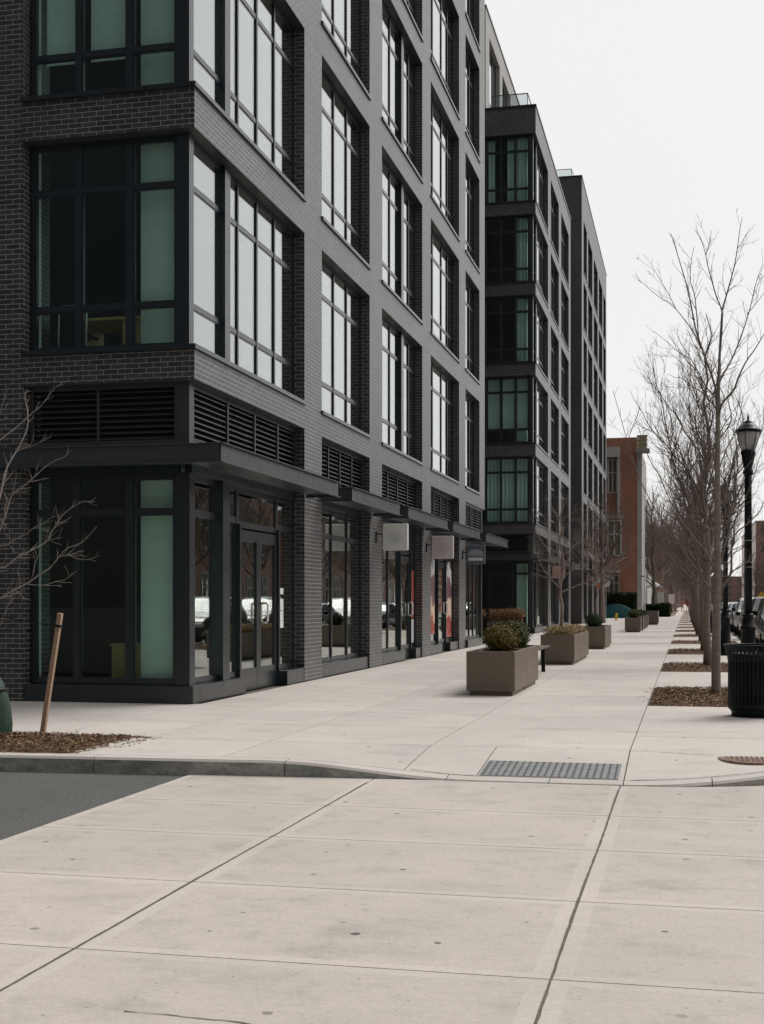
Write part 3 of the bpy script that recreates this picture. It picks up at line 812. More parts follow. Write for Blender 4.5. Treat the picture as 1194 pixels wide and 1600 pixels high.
def interior(root, y0, y1, parts, xs=-12.0, tops=21.9, yfront=None):
    mb = MB()
    lv = [(LH-0.05, SILL[0]-0.10)]+[(HEAD[k]+0.06, SILL[k+1]-0.10) for k in range(4)]+[(HEAD[4]+0.06, tops)]
    for a, b in lv: mb.box(xs, XF-0.14, y0+0.42, y1-0.2, a, b)
    mb.box(xs-0.3, xs, y0+0.42, y1, 0.0, tops)
    zs = [0.0]+[b for a, b in lv]; ze = [a for a, b in lv]
    for p in parts:
        for a, b in zip(zs[:-1] if len(zs) > len(ze) else zs, ze): mb.box(xs+.01, XF-0.3, p-0.08, p+0.08, a+.002, b-.002)
    mb.box(xs, XF-0.14, y0+0.42, y1-0.2, -0.005, 0.012)
    mb.build('interior', M['interior'], root)

# ------------------------------------------------ block builder
def brick_shell(root, Y0, Y1, bays, top, nfl, short=None, ground_corner_end=None, upper_last=None, wing=None):
    """long wall pierced by the bays, floors nfl; short: X where the short face's opening begins"""
    mb = MB(); TH = 0.33; xi = X0-TH
    levels = [(LH, SILL[0]-0.056)]+[(HEAD[k], SILL[k+1]-0.056) for k in range(nfl-1)]+[(HEAD[nfl-1], top)]
    # spandrels run the whole length, piers stand between them
    segs = []
    p = Y0 if short is not None else Y0
    for (a, b) in bays:
        segs.append((p, a)); p = b
    segs.append((p, Y1))
    for z0, z1 in levels: 
        mb.box(xi, X0, Y0, Y1, z0, z1)
    zl = [(SILL[k]-0.056, HEAD[k]) for k in range(nfl)]
    for a, b in segs:
        if b-a < 0.05: continue
        for z0, z1 in zl: mb.box(xi, X0, a, b, z0, z1)
    for a, b in segs:
        if b-a < 0.05: continue
        if ground_corner_end and a >= ground_corner_end: continue
        mb.box(xi, X0, a, b, 0.0, LH)
    if short is not None:
        for z0, z1 in levels: mb.box(short, xi, Y0-0.0, Y0+TH, z0, z1)
    return mb, levels

# ======================= NEAR BLOCK
nb = thing('apartment_building', (-9.5, 30, 0), 'nearest dark brick apartment block with big corner windows and shops below', 'apartment building')
Y0, Y1 = 16.15, 41.47
bays = [(Y0, 21.22), (22.30, 25.88), (26.99, 31.33), (32.42, 36.64), (37.74, 40.38)]
mb, lv = brick_shell(nb, Y0, Y1, bays, 22.5, 5, short=-8.76, ground_corner_end=40.0)
mb.box(-30, -8.76, Y0+0.02, Y0+0.35, 0, 22.5)                       # plain wall left of the corner windows
mb.box(-9.03, -8.76, Y0+0.351, Y0+0.8, 0, 22.4)
mb.box(-30, X0-0.34, Y1-0.3, Y1-0.001, 0, 22.5)                   # end wall on the court
mb.build('brick_wall', M['brick'], nb)
mb = MB(); mb.box(-30, X0-0.3, Y0+0.36, Y1-0.31, 22.0, 22.3); mb.build('roof', M['greypanel'], nb)
cs = (Y0, -8.72, [(-8.02, 0.085), (-7.28, 0.10)])
vms = {0: [(17.765, 0.22), (18.37, .05), (19.25, .06), (20.13, .06)],
       1: [(22.85, .05), (23.77, .06), (24.73, .06)],
       2: [(27.75, .05), (28.55, .06), (29.62, .26), (30.56, .06)],
       3: [(33.6, .06), (34.87, .06), (35.75, .05)],
       4: [(38.6, .06), (39.5, .06)]}
for k in range(5):
    wf = make_window(nb, None, 21.22, k, vms[0], corner=cs, name='corner_window')
    if k == 1:
        for a, b in ((-8.62, -8.07), (-7.96, -7.34), (-7.22, -6.68)):
            blind(wf, a, b, Y0+0.45, SILL[k]+0.62, HEAD[k]-0.05)
    if k == 2:
        curtain(wf, -8.62, -6.9, Y0+0.5, SILL[k]+0.02, HEAD[k]-0.05, 3)
for i in range(1, 5):
    w0 = make_window(nb, bays[i][0], bays[i][1], 0, vms[i])
    for k in range(1, 5):
        c = copy_tree(w0, nb); c.location = (0, 0, SILL[k]-SILL[0])
        if abs((HEAD[k]-SILL[k])-(HEAD[0]-SILL[0])) > 0.001: c.scale.z = 1.0
# louvres
fr = MB(); yf = Y0+0.21
louver(nb, mlong(XF), yf+0.10, 21.22, 3.45, LH, [17.84, 19.05, 20.2], fr)
louver(nb, mshort(yf), -8.72, XF-0.10, 3.45, LH, [-7.72], fr)
fr.box(XF-0.10+.001, XF+0.065, yf-0.065, yf+0.10-.001, 3.4, LH-.002)
fr.build('louver_grille', M['canopy'], nb)
for i, (vm, b) in enumerate((([23.85], bays[1]), ([29.1], bays[2]), ([34.6], bays[3]))):
    louver(nb, mlong(XF), b[0], b[1], 3.45, LH, [b[0]+(b[1]-b[0])*f for f in (.27, .5, .75)])
fr = MB(); louver(nb, mlong(XF+0.1), 37.74, 41.0, 3.45, LH, [38.9, 40.0], fr); fr.box(XF, XF+0.16, 41.0, 41.15, 0.0, LH-.002); fr.build('louver_grille', M['canopy'], nb)
# header panel between storefront and louvres
hp = MB()
hp.box(XF-0.06, XF+0.04, yf+0.10, 21.22, 3.06, 3.45); hp.box(-8.72, XF-0.1, yf-0.04, yf+0.06, 3.06, 3.45)
for b in bays[1:4]: hp.box(XF-0.06, XF+0.04, b[0], b[1], 3.06, 3.45)
hp.box(XF+0.02, XF+0.14, 37.74, 41.0, 3.06, 3.45)
hp.build('header_panel', M['metal'], nb)
# canopies
canopy(nb, 15.56, 21.25, wrap=(-8.92, 15.56, Y0-0.002))
canopy(nb, 22.2, 26.1); canopy(nb, 26.95, 31.6); canopy(nb, 32.4, 36.75); canopy(nb, 37.9, 42.6)
# storefronts
mpL, mpS = mlong(XF), mshort(yf)
f0 = MB(); g0 = MB()
grid(f0, g0, mpS, -8.72, XF-0.12, 0.24, 3.06, [(-8.05, .09), (-7.28, .11)], [2.55], D=0.06)
grid(f0, g0, mpL, yf+0.12, 17.64, 0.24, 3.06, [], [2.55], D=0.06)
f0.box(XF-0.12+.001, XF+0.075, yf-0.075, yf+0.12-.001, 0.0, 3.06)
f0.box(XF-0.08, XF+0.10, 17.50, 17.78, 0.0, 3.062)
cf = f0.build('corner_storefront', M['metal'], nb); g0.build('pane', M['shopglass'], cf)
b0 = MB(); b0.box(-8.75, XF+0.16, yf-0.17, yf+0.08, 0, 0.235); b0.box(XF-0.06, XF+0.16, yf+0.081, 18.32, 0, 0.235)
b0.build('plinth', M['metal'], cf, bevel=0.004)
b1_ = MB(); b1_.box(XF-0.06, XF+0.19, 20.27, 21.26, 0, 0.235); b1_.build('plinth', M['metal'], cf, bevel=0.004)
storefront(nb, mpL, 17.80, 21.22, [], doors=[(18.36, 20.25)], base=False)
door(nb, mpL, 18.40, 19.30); door(nb, mpL, 19.31, 20.21, handle=19.42)
st = MB()
for z, h in ((1.52, .10), (1.30, .19), (1.12, .15), (.98, .12)): st.box(XF-0.003, XF-0.001, 20.42, 20.66, z-h/2, z+h/2)
st.build('sticker', M['paper'], nb)
storefront(nb, mpL, bays[1][0], bays[1][1], [(22.85, .05), (23.61, .06), (24.76, .06)])
storefront(nb, mpL, bays[2][0], bays[2][1], [(27.7, .05), (28.36, .06)], doors=[(29.5, 30.66)])
door(nb, mpL, 29.54, 30.62, handle=30.45)
storefront(nb, mpL, bays[3][0], bays[3][1], [(33.3, .06)], doors=[(34.18, 35.34)])
door(nb, mpL, 34.22, 35.30, handle=35.12)
storefront(nb, mlong(XF+0.1), 37.74, 41.0, [(38.9, .06), (39.66, .06), (40.4, .06)], name='end_storefront')
# interior shell, column by the corner, things indoors
interior(nb, Y0, Y1, [21.8, 26.4, 31.9, 37.2])
cl = MB()
for a, b in [(0.013, LH-.06)]+[(SILL[k]-.099, HEAD[k]+.059) for k in range(5)]:
    cl.box(-7.22, -6.70, yf+0.22, yf+0.75, a, b)
    cl.box(-8.95, -8.665, yf+0.10, yf+0.16, a, b)
cl.build('column', M['drywall'], nb)
t = thing('cabinet', (-7.75, 17.6, 0.012), 'yellow wooden cabinet indoors behind the corner shop window', 'cabinet')
mb = MB(); mb.box(-7.98, -7.42, 17.3, 17.75, 0.05, 0.72); mb.build('body', M['wood_in'], t, bevel=0.006)
mb = MB(); mb.box(-8.0, -7.40, 17.28, 17.77, 0.721, 0.75); mb.build('top', M['wood_in'], t, bevel=0.004)
t = thing('desk', (-7.9, 17.6, SILL[0]-.1), 'yellow wooden desk behind the lowest upstairs corner window', 'desk')
zf = SILL[0]-.1
mb = MB(); mb.box(-8.45, -7.30, 17.1, 18.0, zf+0.70, zf+0.74); mb.build('top', M['wood_in'], t, bevel=0.004)
mb = MB(); mb.box(-7.75, -7.33, 17.15, 17.9, zf+0.02, zf+0.699); mb.build('drawer_unit', M['wood_in'], t, bevel=0.004)
mb = MB(); mb.box(-8.42, -8.38, 17.15, 17.9, zf+0.0, zf+0.699); mb.build('leg', M['wood_in'], t)
t = thing('chair', (-8.35, 16.95, zf), 'slim metal framed chair behind the lowest upstairs corner window', 'chair')
mb = MB(); mb.smooth = True
mb.tube([(-8.55, 16.8, zf), (-8.55, 16.8, zf+0.45), (-8.55, 16.82, zf+0.82), (-8.5, 16.82, zf+0.86), (-8.2, 16.82, zf+0.86), (-8.13, 16.82, zf+0.8), (-8.13, 16.8, zf+.45), (-8.13, 16.8, zf)], 0.012, 6)
mb.build('frame', M['chrome'], t)
mb = MB(); mb.box(-8.55, -8.13, 16.8, 17.2, zf+0.43, zf+0.47); mb.build('seat', M['black'], t, bevel=0.01)
# posters on the third shop
po = MB(); po.box(XF-.003, XF-.001, 35.52, 36.50, 0.36, 2.46); po.build('poster', M['poster2'], nb)
po = MB(); po.box(XF-.003, XF-.001, 34.36, 35.08, 1.25, 2.22); po.build('poster', M['poster1'], nb)
po = MB()
rnd = random.Random(3)
for zz in (2.1, 1.95, 1.75, 1.55, 1.4): po.box(XF-.0005, XF+.001, 34.45+rnd.uniform(0, .1), 34.98-rnd.uniform(0, .2), zz-.035, zz+.035)
po.build('poster_lettering', M['paper'], nb)
po = MB(); po.box(XF-.003, XF-.001, 34.36, 35.08, 1.06, 1.24); po.build('poster_footer', M['red'], nb)
po = MB(); po.box(XF-.003, XF-.001, 33.42, 33.95, 0.5, 2.46); po.build('poster', M['poster2'], nb)
for zz in (1.02, .78, .5): 
    po = MB(); po.box(XF-.003, XF-.001, 34.5, 34.85, zz-.09, zz+.09); po.build('notice', M['paper'], nb)
po = MB(); po.box(XF-.003, XF-.001, 30.76, 31.25, 0.95, 2.1); po.build('poster', M['poster1'], nb)
po = MB(); po.box(XF-.003, XF-.001, 30.78, 31.24, 0.36, 0.92); po.build('notice', M['paper'], nb)

# blade signs
def blade(y, x0, x1, z0, z1, mat, label, grp='square blade signs hung from the brick piers'):
    cx, cz = (x0+x1)/2, (z0+z1)/2
    t = thing('blade_sign', (cx, y, cz), label, 'sign', grp)
    mb = MB(); mb.box(x0, x1, y-0.05, y+0.05, z0, z1); mb.build('panel', mat, t, bevel=0.012)
    mb = MB(); mb.box(X0, x0-0.001, y-0.02, y+0.02, cz+.05, cz+.08); mb.box(X0, X0+.025, y-0.05, y+0.05, cz-.12, cz+.12); mb.build('bracket', M['metal'], t)
    for fx in (.22, .78):
        mb = MB(); mb.box(x0+(x1-x0)*fx-.012, x0+(x1-x0)*fx+.012, y-.02, y+.02, z1, z1+.03); mb.build('clip', M['metal'], t)
    return t
blade(26.45, -6.13, -5.60, 2.41, 2.96, M['sign1'], 'pale grey square blade sign, the nearest one, with a blurred emblem')
blade(31.85, -6.14, -5.60, 2.41, 2.97, M['sign2'], 'warm grey square blade sign above the shop with red posters')
blade(37.2, -6.15, -5.62, 2.43, 2.97, M['sign3'], 'slate blue square blade sign with a pale dome and bar emblem')

# wall lamps under canopy 
for y in (26.4+.02, 31.9, 37.2): pass

# ======================= MIDDLE BLOCK + link + penthouse
mbk = thing('apartment_building', (-9.5, 65, 0), 'middle dark brick apartment block with glass balustrade and pale top floor', 'apartment building')
A0, A1 = 55.95, 73.2
mbays = [(A0, 61.1), (62.34, 66.36), (67.64, 72.05)]
mb, _ = brick_shell(mbk, A0, A1, mbays, 22.5, 5, short=-9.2)
mb.box(-30, -9.2, A0+.02, A0+.35, 0, 22.5)
mb.box(-9.4, -8.85, 41.5, A0+.019, 0, 22.4)           # court back wall
mb.box(-9.4, -8.85, A1+.001, 81.2, 0, 22.4)
mb.box(-8.85, X0-.34, A1-.3, A1, 0, 22.4)
mb.build('brick_wall', M['brick'], mbk)
mb = MB(); mb.box(-9.2, X0+.03, A0-.03, A0+.42, 22.501, 22.60); mb.box(X0-.42, X0+.03, A0+.421, A1, 22.501, 22.60); mb.build('parapet_cap', M['metal'], mbk)
mb = MB(); mb.box(-30, X0-0.3, A0+0.36, A1-0.31, 22.0, 22.3); mb.box(-30, -9.41, 41.5, A0, 22.0, 22.3); mb.build('roof', M['greypanel'], mbk)
cs2 = (A0, -9.16, [(-8.45, .07), (-7.80, .07), (-7.17, .07)])
for k in range(5):
    wf = make_window(mbk, None, 61.1, k, [(57.3, .22), (58.1, .06), (59.1, .06), (60.1, .06)], corner=cs2, name='corner_window')
    yb = A0+0.5
    if k in (1,):
        for a, b in ((-8.40, -7.84), (-7.76, -7.22), (-7.12, -6.66)): blind(wf, a, b, yb, SILL[k]+.60, HEAD[k]-.05)
    if k == 0: curtain(wf, -8.42, -6.68, yb, SILL[k]+.02, HEAD[k]-.05, 5)
    if k == 3: curtain(wf, -7.1, -6.7, yb, SILL[k]+.02, HEAD[k]-.05, 7, .5)
    if k == 4:
        curtain(wf, -8.4, -8.1, yb, SILL[k]+.02, HEAD[k]-.05, 8); curtain(wf, -7.55, -6.68, yb, SILL[k]+.02, HEAD[k]-.05, 9)
    if k == 2: curtain(wf, -7.1, -6.7, yb, SILL[k]+.02, HEAD[k]-.05, 11, .4)
for i in (1, 2):
    a, b = mbays[i]
    w0 = make_window(mbk, a, b, 0, [(a+(b-a)*f, .06) for f in (.25, .5, .75)])
    for k in range(1, 5): c = copy_tree(w0, mbk); c.location = (0, 0, SILL[k]-SILL[0])
yf2 = A0+.21
fr = MB()
louver(mbk, mlong(XF), yf2+.1, 61.1, 3.45, LH, [58, 59.5], fr); louver(mbk, mshort(yf2), -9.16, XF-.1, 3.45, LH, [-7.9], fr)
fr.box(XF-.1+.001, XF+.065, yf2-.065, yf2+.1-.001, 0, LH-.002); fr.build('louver_grille', M['canopy'], mbk)
for a, b in mbays[1:]: louver(mbk, mlong(XF), a, b, 3.45, LH, [(a+b)/2])
hp = MB(); hp.box(XF-.06, XF+.04, yf2+.1, 61.1, 3.06, 3.45); hp.box(-9.16, XF-.1, yf2-.04, yf2+.06, 3.06, 3.45)
for a, b in mbays[1:]: hp.box(XF-.06, XF+.04, a, b, 3.06, 3.45)
hp.build('header_panel', M['metal'], mbk)
canopy(mbk, A0-.58, 61.3, wrap=(-9.6, A0-.58, A0-.002)); canopy(mbk, 62.2, 66.6); canopy(mbk, 67.4, 72.4)
f0 = MB(); g0 = MB()
grid(f0, g0, mshort(yf2), -9.16, XF-.1, .24, 3.06, [(-8.3, .08), (-7.3, .10)], [2.55], D=.06)
grid(f0, g0, mlong(XF), yf2+.1, 61.1, .24, 3.06, [(57.3, .3), (58.2, .06), (59.4, .06), (60.2, .06)], [2.55], D=.06)
cf = f0.build('corner_storefront', M['metal'], mbk); g0.build('pane', M['shopglass'], cf)
b0 = MB(); b0.box(-9.2, XF+.16, yf2-.17, yf2+.08, 0, .235); b0.box(XF-.06, XF+.16, yf2+.081, 61.1, 0, .235); b0.build('plinth', M['metal'], cf)
for a, b in mbays[1:]: storefront(mbk, mlong(XF), a, b, [(a+(b-a)*.33, .06), (a+(b-a)*.66, .06)])
interior(mbk, A0, A1, [61.7, 67.0])
cl = MB()
for a, b in [(0.013, LH-.06)]+[(SILL[k]-.099, HEAD[k]+.059) for k in range(5)]: cl.box(-7.16, -6.72, yf2+.35, yf2+.9, a, b)
cl.build('column', M['drywall'], mbk)
# pale set-back top floor
mb = MB(); XP = -8.50; zt0, zt1 = 22.3, 27.2
pb = [(57.5, 60.8), (61.7, 64.4), (65.7, 68.6), (69.8, 73.0)]
YS, YE = 56.4, 76.0
mb.box(XP-.3, XP, YS, YE, 26.3, zt1); mb.box(XP-.3, XP, YS, YE, zt0, 23.3)
p = YS
for a, b in pb+[(YE, YE)]:
    mb.box(XP-.3, XP, p, a, 23.3, 26.3); p = b
mb.box(-20, XP-.301, YS, YE, 26.9, 27.15); mb.box(-20, XP-.301, YS, YS+.3, zt0, 26.89)
mb.build('set_back_storey', M['paleconc'], mbk)
mb = MB(); mb.box(XP-.32, XP+.04, YS-.02, YE+.02, zt1+.001, zt1+.07); mb.build('roof_trim', M['metal'], mbk)
for a, b in pb:
    fr, gl = MB(), MB(); grid(fr, gl, mlong(XP-.2), a, b, 23.3, 26.3, [((2*a+b)/3, .06), ((a+2*b)/3, .06)], [23.9])
    f = fr.build('window', M['metal'], mbk); gl.build('pane', M['glass'], f)
mb = MB(); mb.box(-12, XP-.6, YS+.4, YE-.1, zt0, 26.89); mb.build('set_back_core', M['interior'], mbk)
# glass balustrade
t = thing('glass_balustrade', (-7.3, A0+.1, 22.6), 'clear glass balustrade with dark rail on the middle block roof edge', 'balustrade')
mb = MB(); zb_, zr2 = 22.62, 23.12
mb.box(-8.2, -6.62, A0+.12, A0+.16, zr2, zr2+.035); mb.box(-6.66, -6.62, A0+.161, 71, zr2, zr2+.035); mb.build('rail', M['metal'], t)
mb = MB()
for x in (-8.15, -7.4, -6.66): mb.box(x, x+.03, A0+.125, A0+.155, 22.6, zr2)
for y in (58.2, 60.5, 63, 66): mb.box(-6.655, -6.625, y, y+.03, 22.6, zr2)
mb.build('post', M['metal'], t)
mb = MB(); mb.box(-8.12, -7.41, A0+.134, A0+.146, 22.65, zr2-.01); mb.box(-7.36, -6.67, A0+.134, A0+.146, 22.65, zr2-.01); mb.box(-6.646, -6.634, A0+.2, 70.9, 22.65, zr2-.01)
mb.build('pane', M['clearglass'], t)
t = thing('blade_sign', (-5.9, 62, 2.7), 'small pinkish blade sign on the middle block behind the planter tree', 'sign')
mb = MB(); mb.box(-6.15, -5.55, 61.66, 61.76, 2.45, 3.0); mb.build('panel', M['sign4'], t, bevel=.01)
mb = MB(); mb.box(X0, -6.15, 61.69, 61.73, 2.7, 2.74); mb.build('bracket', M['metal'], t)

# ======================= FAR BLOCK
fb = thing('apartment_building', (-9.5, 93, 0), 'farthest and tallest dark brick apartment block with narrow tall windows', 'apartment building')
B0, B1 = 81.2, 106.5
fbays = [(82.7, 85.4), (86.5, 90.5), (91.9, 96.0), (97.3, 101.4), (102.6, 105.6)]
FS = SILL+[21.95]; FH = HEAD+[25.2]
mb = MB(); xi = X0-.33
lv = [(LH, FS[0]-.056)]+[(FH[k], FS[k+1]-.056) for k in range(5)]+[(FH[5], 27.5)]
for z0, z1 in lv: mb.box(xi, X0, B0, B1, z0, z1)
p = B0
for a, b in fbays+[(B1, B1)]:
    for z0, z1 in [(0, LH)]+[(FS[k]-.056, FH[k]) for k in range(6)]: mb.box(xi, X0, p, a, z0, z1)
    p = b
mb.box(-30, xi-.001, B0, B0+.35, 0, 27.5); mb.box(-30, xi-.001, B1-.3, B1, 0, 27.4)
mb.build('brick_wall', M['brick'], fb)
mb = MB(); mb.box(-30, xi-.02, B0+.36, B1-.31, 27.0, 27.3); mb.build('roof', M['greypanel'], fb)
mb = MB(); mb.box(-30, X0+.03, B0-.03, B0+.4, 27.501, 27.58); mb.box(X0-.4, X0+.03, B0+.401, B1, 27.501, 27.58); mb.build('parapet_cap', M['metal'], fb)
for i, (a, b) in enumerate(fbays):
    fr, gl = MB(), MB(); grid(fr, gl, mlong(XF), a, b, FS[0], FH[0], [(a+(b-a)*f, .06) for f in (.33, .66)], tr_rows(FS[0], FH[0]))
    f = fr.build('window', M['metal'], fb); gl.build('pane', M['glass'], f)
    sl_ = MB(); sl_.box(XF-.05, X0+.035, a-.03, b+.03, FS[0]-.055, FS[0]+.004); sl_.build('sill', M['metal'], f)
    for k in range(1, 6):
        c = copy_tree(f, fb); c.location = (0, 0, FS[k]-FS[0])
        if k == 5: c.scale.z = 1.0
    storefront(fb, mlong(XF), a, b, [((a+b)/2, .06)]); louver(fb, mlong(XF), a, b, 3.45, LH, [(a+b)/2])
    canopy(fb, a-.1, b+.3)
mb = MB()
for a, b in fbays: mb.box(XF-.06, XF+.04, a, b, 3.06, 3.45)
mb.build('header_panel', M['metal'], fb)
mb = MB()
for k in range(6): mb.box(-12, XF-.14, B0+.4, B1-.35, FH[k]+.05, (FS+[27])[k+1]-.1)
mb.box(-12.3, -12, B0+.4, B1-.35, 0, 27); mb.box(-12, XF-.14, B0+.4, B1-.35, LH-.05, FS[0]-.1)
for y in (86, 91.2, 96.6, 102): mb.box(-12, XF-.3, y-.06, y+.06, 0, 27)
mb.build('interior', M['interior'], fb)
t = thing('glass_balustrade', (-7.6, B0+.1, 27.58), 'clear glass balustrade on the far block roof edge', 'balustrade')
mb = MB(); mb.box(-9, -6.9, B0+.12, B0+.16, 28.02, 28.06); mb.box(-6.94, -6.9, B0+.161, 90, 28.02, 28.06); mb.build('rail', M['metal'], t)
mb = MB()
for x in (-8.9, -7.9, -6.94): mb.box(x, x+.03, B0+.125, B0+.155, 27.58, 28.02)
mb.build('post', M['metal'], t)
mb = MB(); mb.box(-8.85, -6.95, B0+.134, B0+.146, 27.62, 28.0); mb.build('pane', M['clearglass'], t)
t = thing('oval_sign', (-5.35, 86.05, 2.55), 'pale blue rounded blade sign under the far block canopies', 'sign')
mb = MB(); 
pts = []
for i in range(24):
    a = 2*math.pi*i/24; cx_ = math.cos(a); sx = math.sin(a)
    pts.append((0.50*math.copysign(abs(cx_)**.6, cx_), 0.26*math.copysign(abs(sx)**.6, sx)))
mb.prism(pts, lambda p: (-5.35+p[0], 86.0, 2.55+p[1]), lambda p: (-5.35+p[0], 86.1, 2.55+p[1])); mb.build('panel', M['sign5'], t)
mb = MB(); mb.box(X0, -5.84, 86.03, 86.07, 2.55, 2.59); mb.build('bracket', M['metal'], t)

# ======================= RED BRICK BUILDING beyond
def windows_on(root, mp, rects, frame=0.12, mat=None, dark=None):
    for (a, b, z0, z1) in rects:
        fr, gl = MB(), MB()
        grid(fr, gl, mp, a, b, z0, z1, [((a+b)/2, .08)], [z0+(z1-z0)*.6], fw=frame, D=0.06)
        f = fr.build('window', mat or M['white'], root); gl.build('pane', M['glass'], f)
rb = thing('brick_building', (-12, 125, 0), 'red brick building with pale framed windows at the end of the dark row', 'brick building')
E0 = 118.0
mb = MB(); mb.box(-34, -4.25, E0, E0+13, 0, 15.9); mb.build('wall', M['redbrick'], rb)
mb = MB(); mb.box(-4.249, -3.85, E0-.05, E0+13, 0, 14.6); mb.build('side_wall', M['paleconc'], rb)
mb = MB(); mb.box(-9.5, -5.75, E0-1.0, E0-.01, 14.1, 15.0)
mb.box(-9.5, -6.95, E0-.7, E0-.02, 11.9, 12.35); mb.box(-7.05, -6.85, E0-.7, E0-.02, 12.36, 14.1); mb.box(-5.95, -5.75, E0-.9, E0-.02, 8.8, 14.09)
mb.build('balcony_frame', M['paleconc'], rb)
mb = MB(); mb.box(-9.5, -7.06, E0-.25, E0-.03, 12.36, 14.09); mb.build('balcony_screen', M['greypanel'], rb)
windows_on(rb, mshort(E0-.10), [(-6.85, -5.97, 11.0, 14.0), (-6.9, -5.6, 5.4, 8.6), (-9.4, -8.0, 5.3, 8.0), (-9.4, -7.6, 9.0, 11.5)])
mb = MB()
for a, b, z in ((-7.1, -5.4, 8.72), (-9.6, -7.4, 8.3), (-6.9, -5.7, 3.9), (-9.0, -7.2, 3.9)): mb.box(a, b, E0-.12, E0-.001, z, z+.28)
mb.build('lintel', M['paleconc'], rb)
windows_on(rb, mshort(E0-.10), [(-6.8, -5.8, 2.0, 3.7)], mat=M['greypanel'])
t = thing('roof_lantern', (-3.6, E0, 15), 'cream lattice lantern bracketed to the red brick building corner', 'lantern')
mb = MB()
for x in [-4.25+.21*i for i in range(5)]: mb.box(x, x+.05, E0-1.3, E0-.3, 14.75, 15.9)
for z in (14.75, 15.1, 15.5, 15.87): mb.box(-4.24, -3.37, E0-1.28, E0-.32, z+.001, z+.06)
mb.build('lattice', M['cream'], t)
mb = MB(); mb.box(-4.15, -3.45, E0-1.2, E0-.4, 14.8, 15.86); mb.build('body', M['cream'], t)
mb = MB(); mb.box(-4.35, -3.15, E0-1.40, E0-.1, 14.42, 14.74); mb.build('platform', M['greypanel'], t)

def row_building(name, label, x0, x1, y0, y1, h, mat, face='x', floors=3, seed=1, wmat=None, cat='building', wd=1.5):
    t = thing(name, ((x0+x1)/2, y0, 0), label, cat)
    mb = MB(); mb.box(x0, x1, y0, y1, -.15, h); mb.build('wall', mat, t)
    mb = MB(); mb.box(x0-.15, x1+.15, y0-.15, y1+.15, h+.001, h+.3); mb.build('parapet', M['paleconc'], t)
    fh = h/floors
    rects = []
    if face == 'x':
        y = y0+1.2
        while y < y1-2:
            for k in range(floors): rects.append((y, y+wd, k*fh+.9, k*fh+fh-.7))
            y += wd*2.1
        mp = lambda tt, d, z: (x0-.05-d, tt, z)
    else:
        x = x0+1.2
        while x < x1-2:
            for k in range(floors): rects.append((x, x+wd, k*fh+.9, k*fh+fh-.7))
            x += wd*2.1
        mp = mshort(y0-.08) if face == 'y' else (lambda tt, d, z: (tt, y1+.08+d, z))
    windows_on(t, mp, rects[:90], mat=wmat)
    return t
# across the street: seen mirrored in the shop windows
row_building('brick_building', 'orange brick row house across the street, mirrored in the corner shop glass', 18.5, 30, 62, 98, 12.0, M['redbrick'], floors=3)
row_building('brick_building', 'low brown brick building across the street, mirrored in the shop glass', 18.5, 30, 102, 150, 8.5, M['redbrick2'], floors=2)
# at the right edge of the picture, far down the street
row_building('brick_building', 'large brown brick building far off behind the parked cars', 16.6, 60, 335, 420, 21.0, M['redbrick2'], face='y', floors=5, wmat=M['greypanel'], wd=1.6)
row_building('office_building', 'pale grey building far off behind the left hand trees', -30, -6.2, 215, 250, 17.5, M['paleconc'], face='y', floors=4, wmat=M['greypanel'], wd=2.4)
row_building('office_building', 'faint brown building at the very end of the tree tunnel', -20, 30, 640, 660, 13, M['redbrick2'], face='y', floors=4, wmat=M['greypanel'], wd=2.0)

# ================================================================== PLANTERS, SHRUBS
def planter(loc, lens, wd, label, soil=True, ht=0.635, grp='taupe planters along the sidewalk', mat=None):
    """loc = near right corner of the box; boxes run up the street"""
    x1, y0 = loc; t = thing('planter', (x1-wd/2, y0, 0), label, 'planter', grp)
    y = y0; mt = mat or M['planter']
    for L in lens:
        mb = MB(); a, b, c_, d = x1-wd, x1, y+.006, y+L-.006; th = .045
        mb.box(a, b, c_, c_+th, .065, ht); mb.box(a, b, d-th, d, .065, ht)
        mb.box(a, a+th, c_+th, d-th, .065, ht-.0005); mb.box(b-th, b, c_+th, d-th, .065, ht-.0005)
        mb.box(a+th, b-th, c_+th, d-th, .066, .12)
        mb.build('box', mt, t, bevel=.006)
        mb = MB(); mb.box(a+.045, b-.045, c_+.05, d-.05, 0.0, .0649); mb.build('foot', mt, t)
        if soil:
            mb = MB(); mb.box(a+th+.001, b-th-.001, c_+th+.001, d-th-.001, .121, ht-.06); mb.build('soil', M['soil'], t)
        y += L
    return t

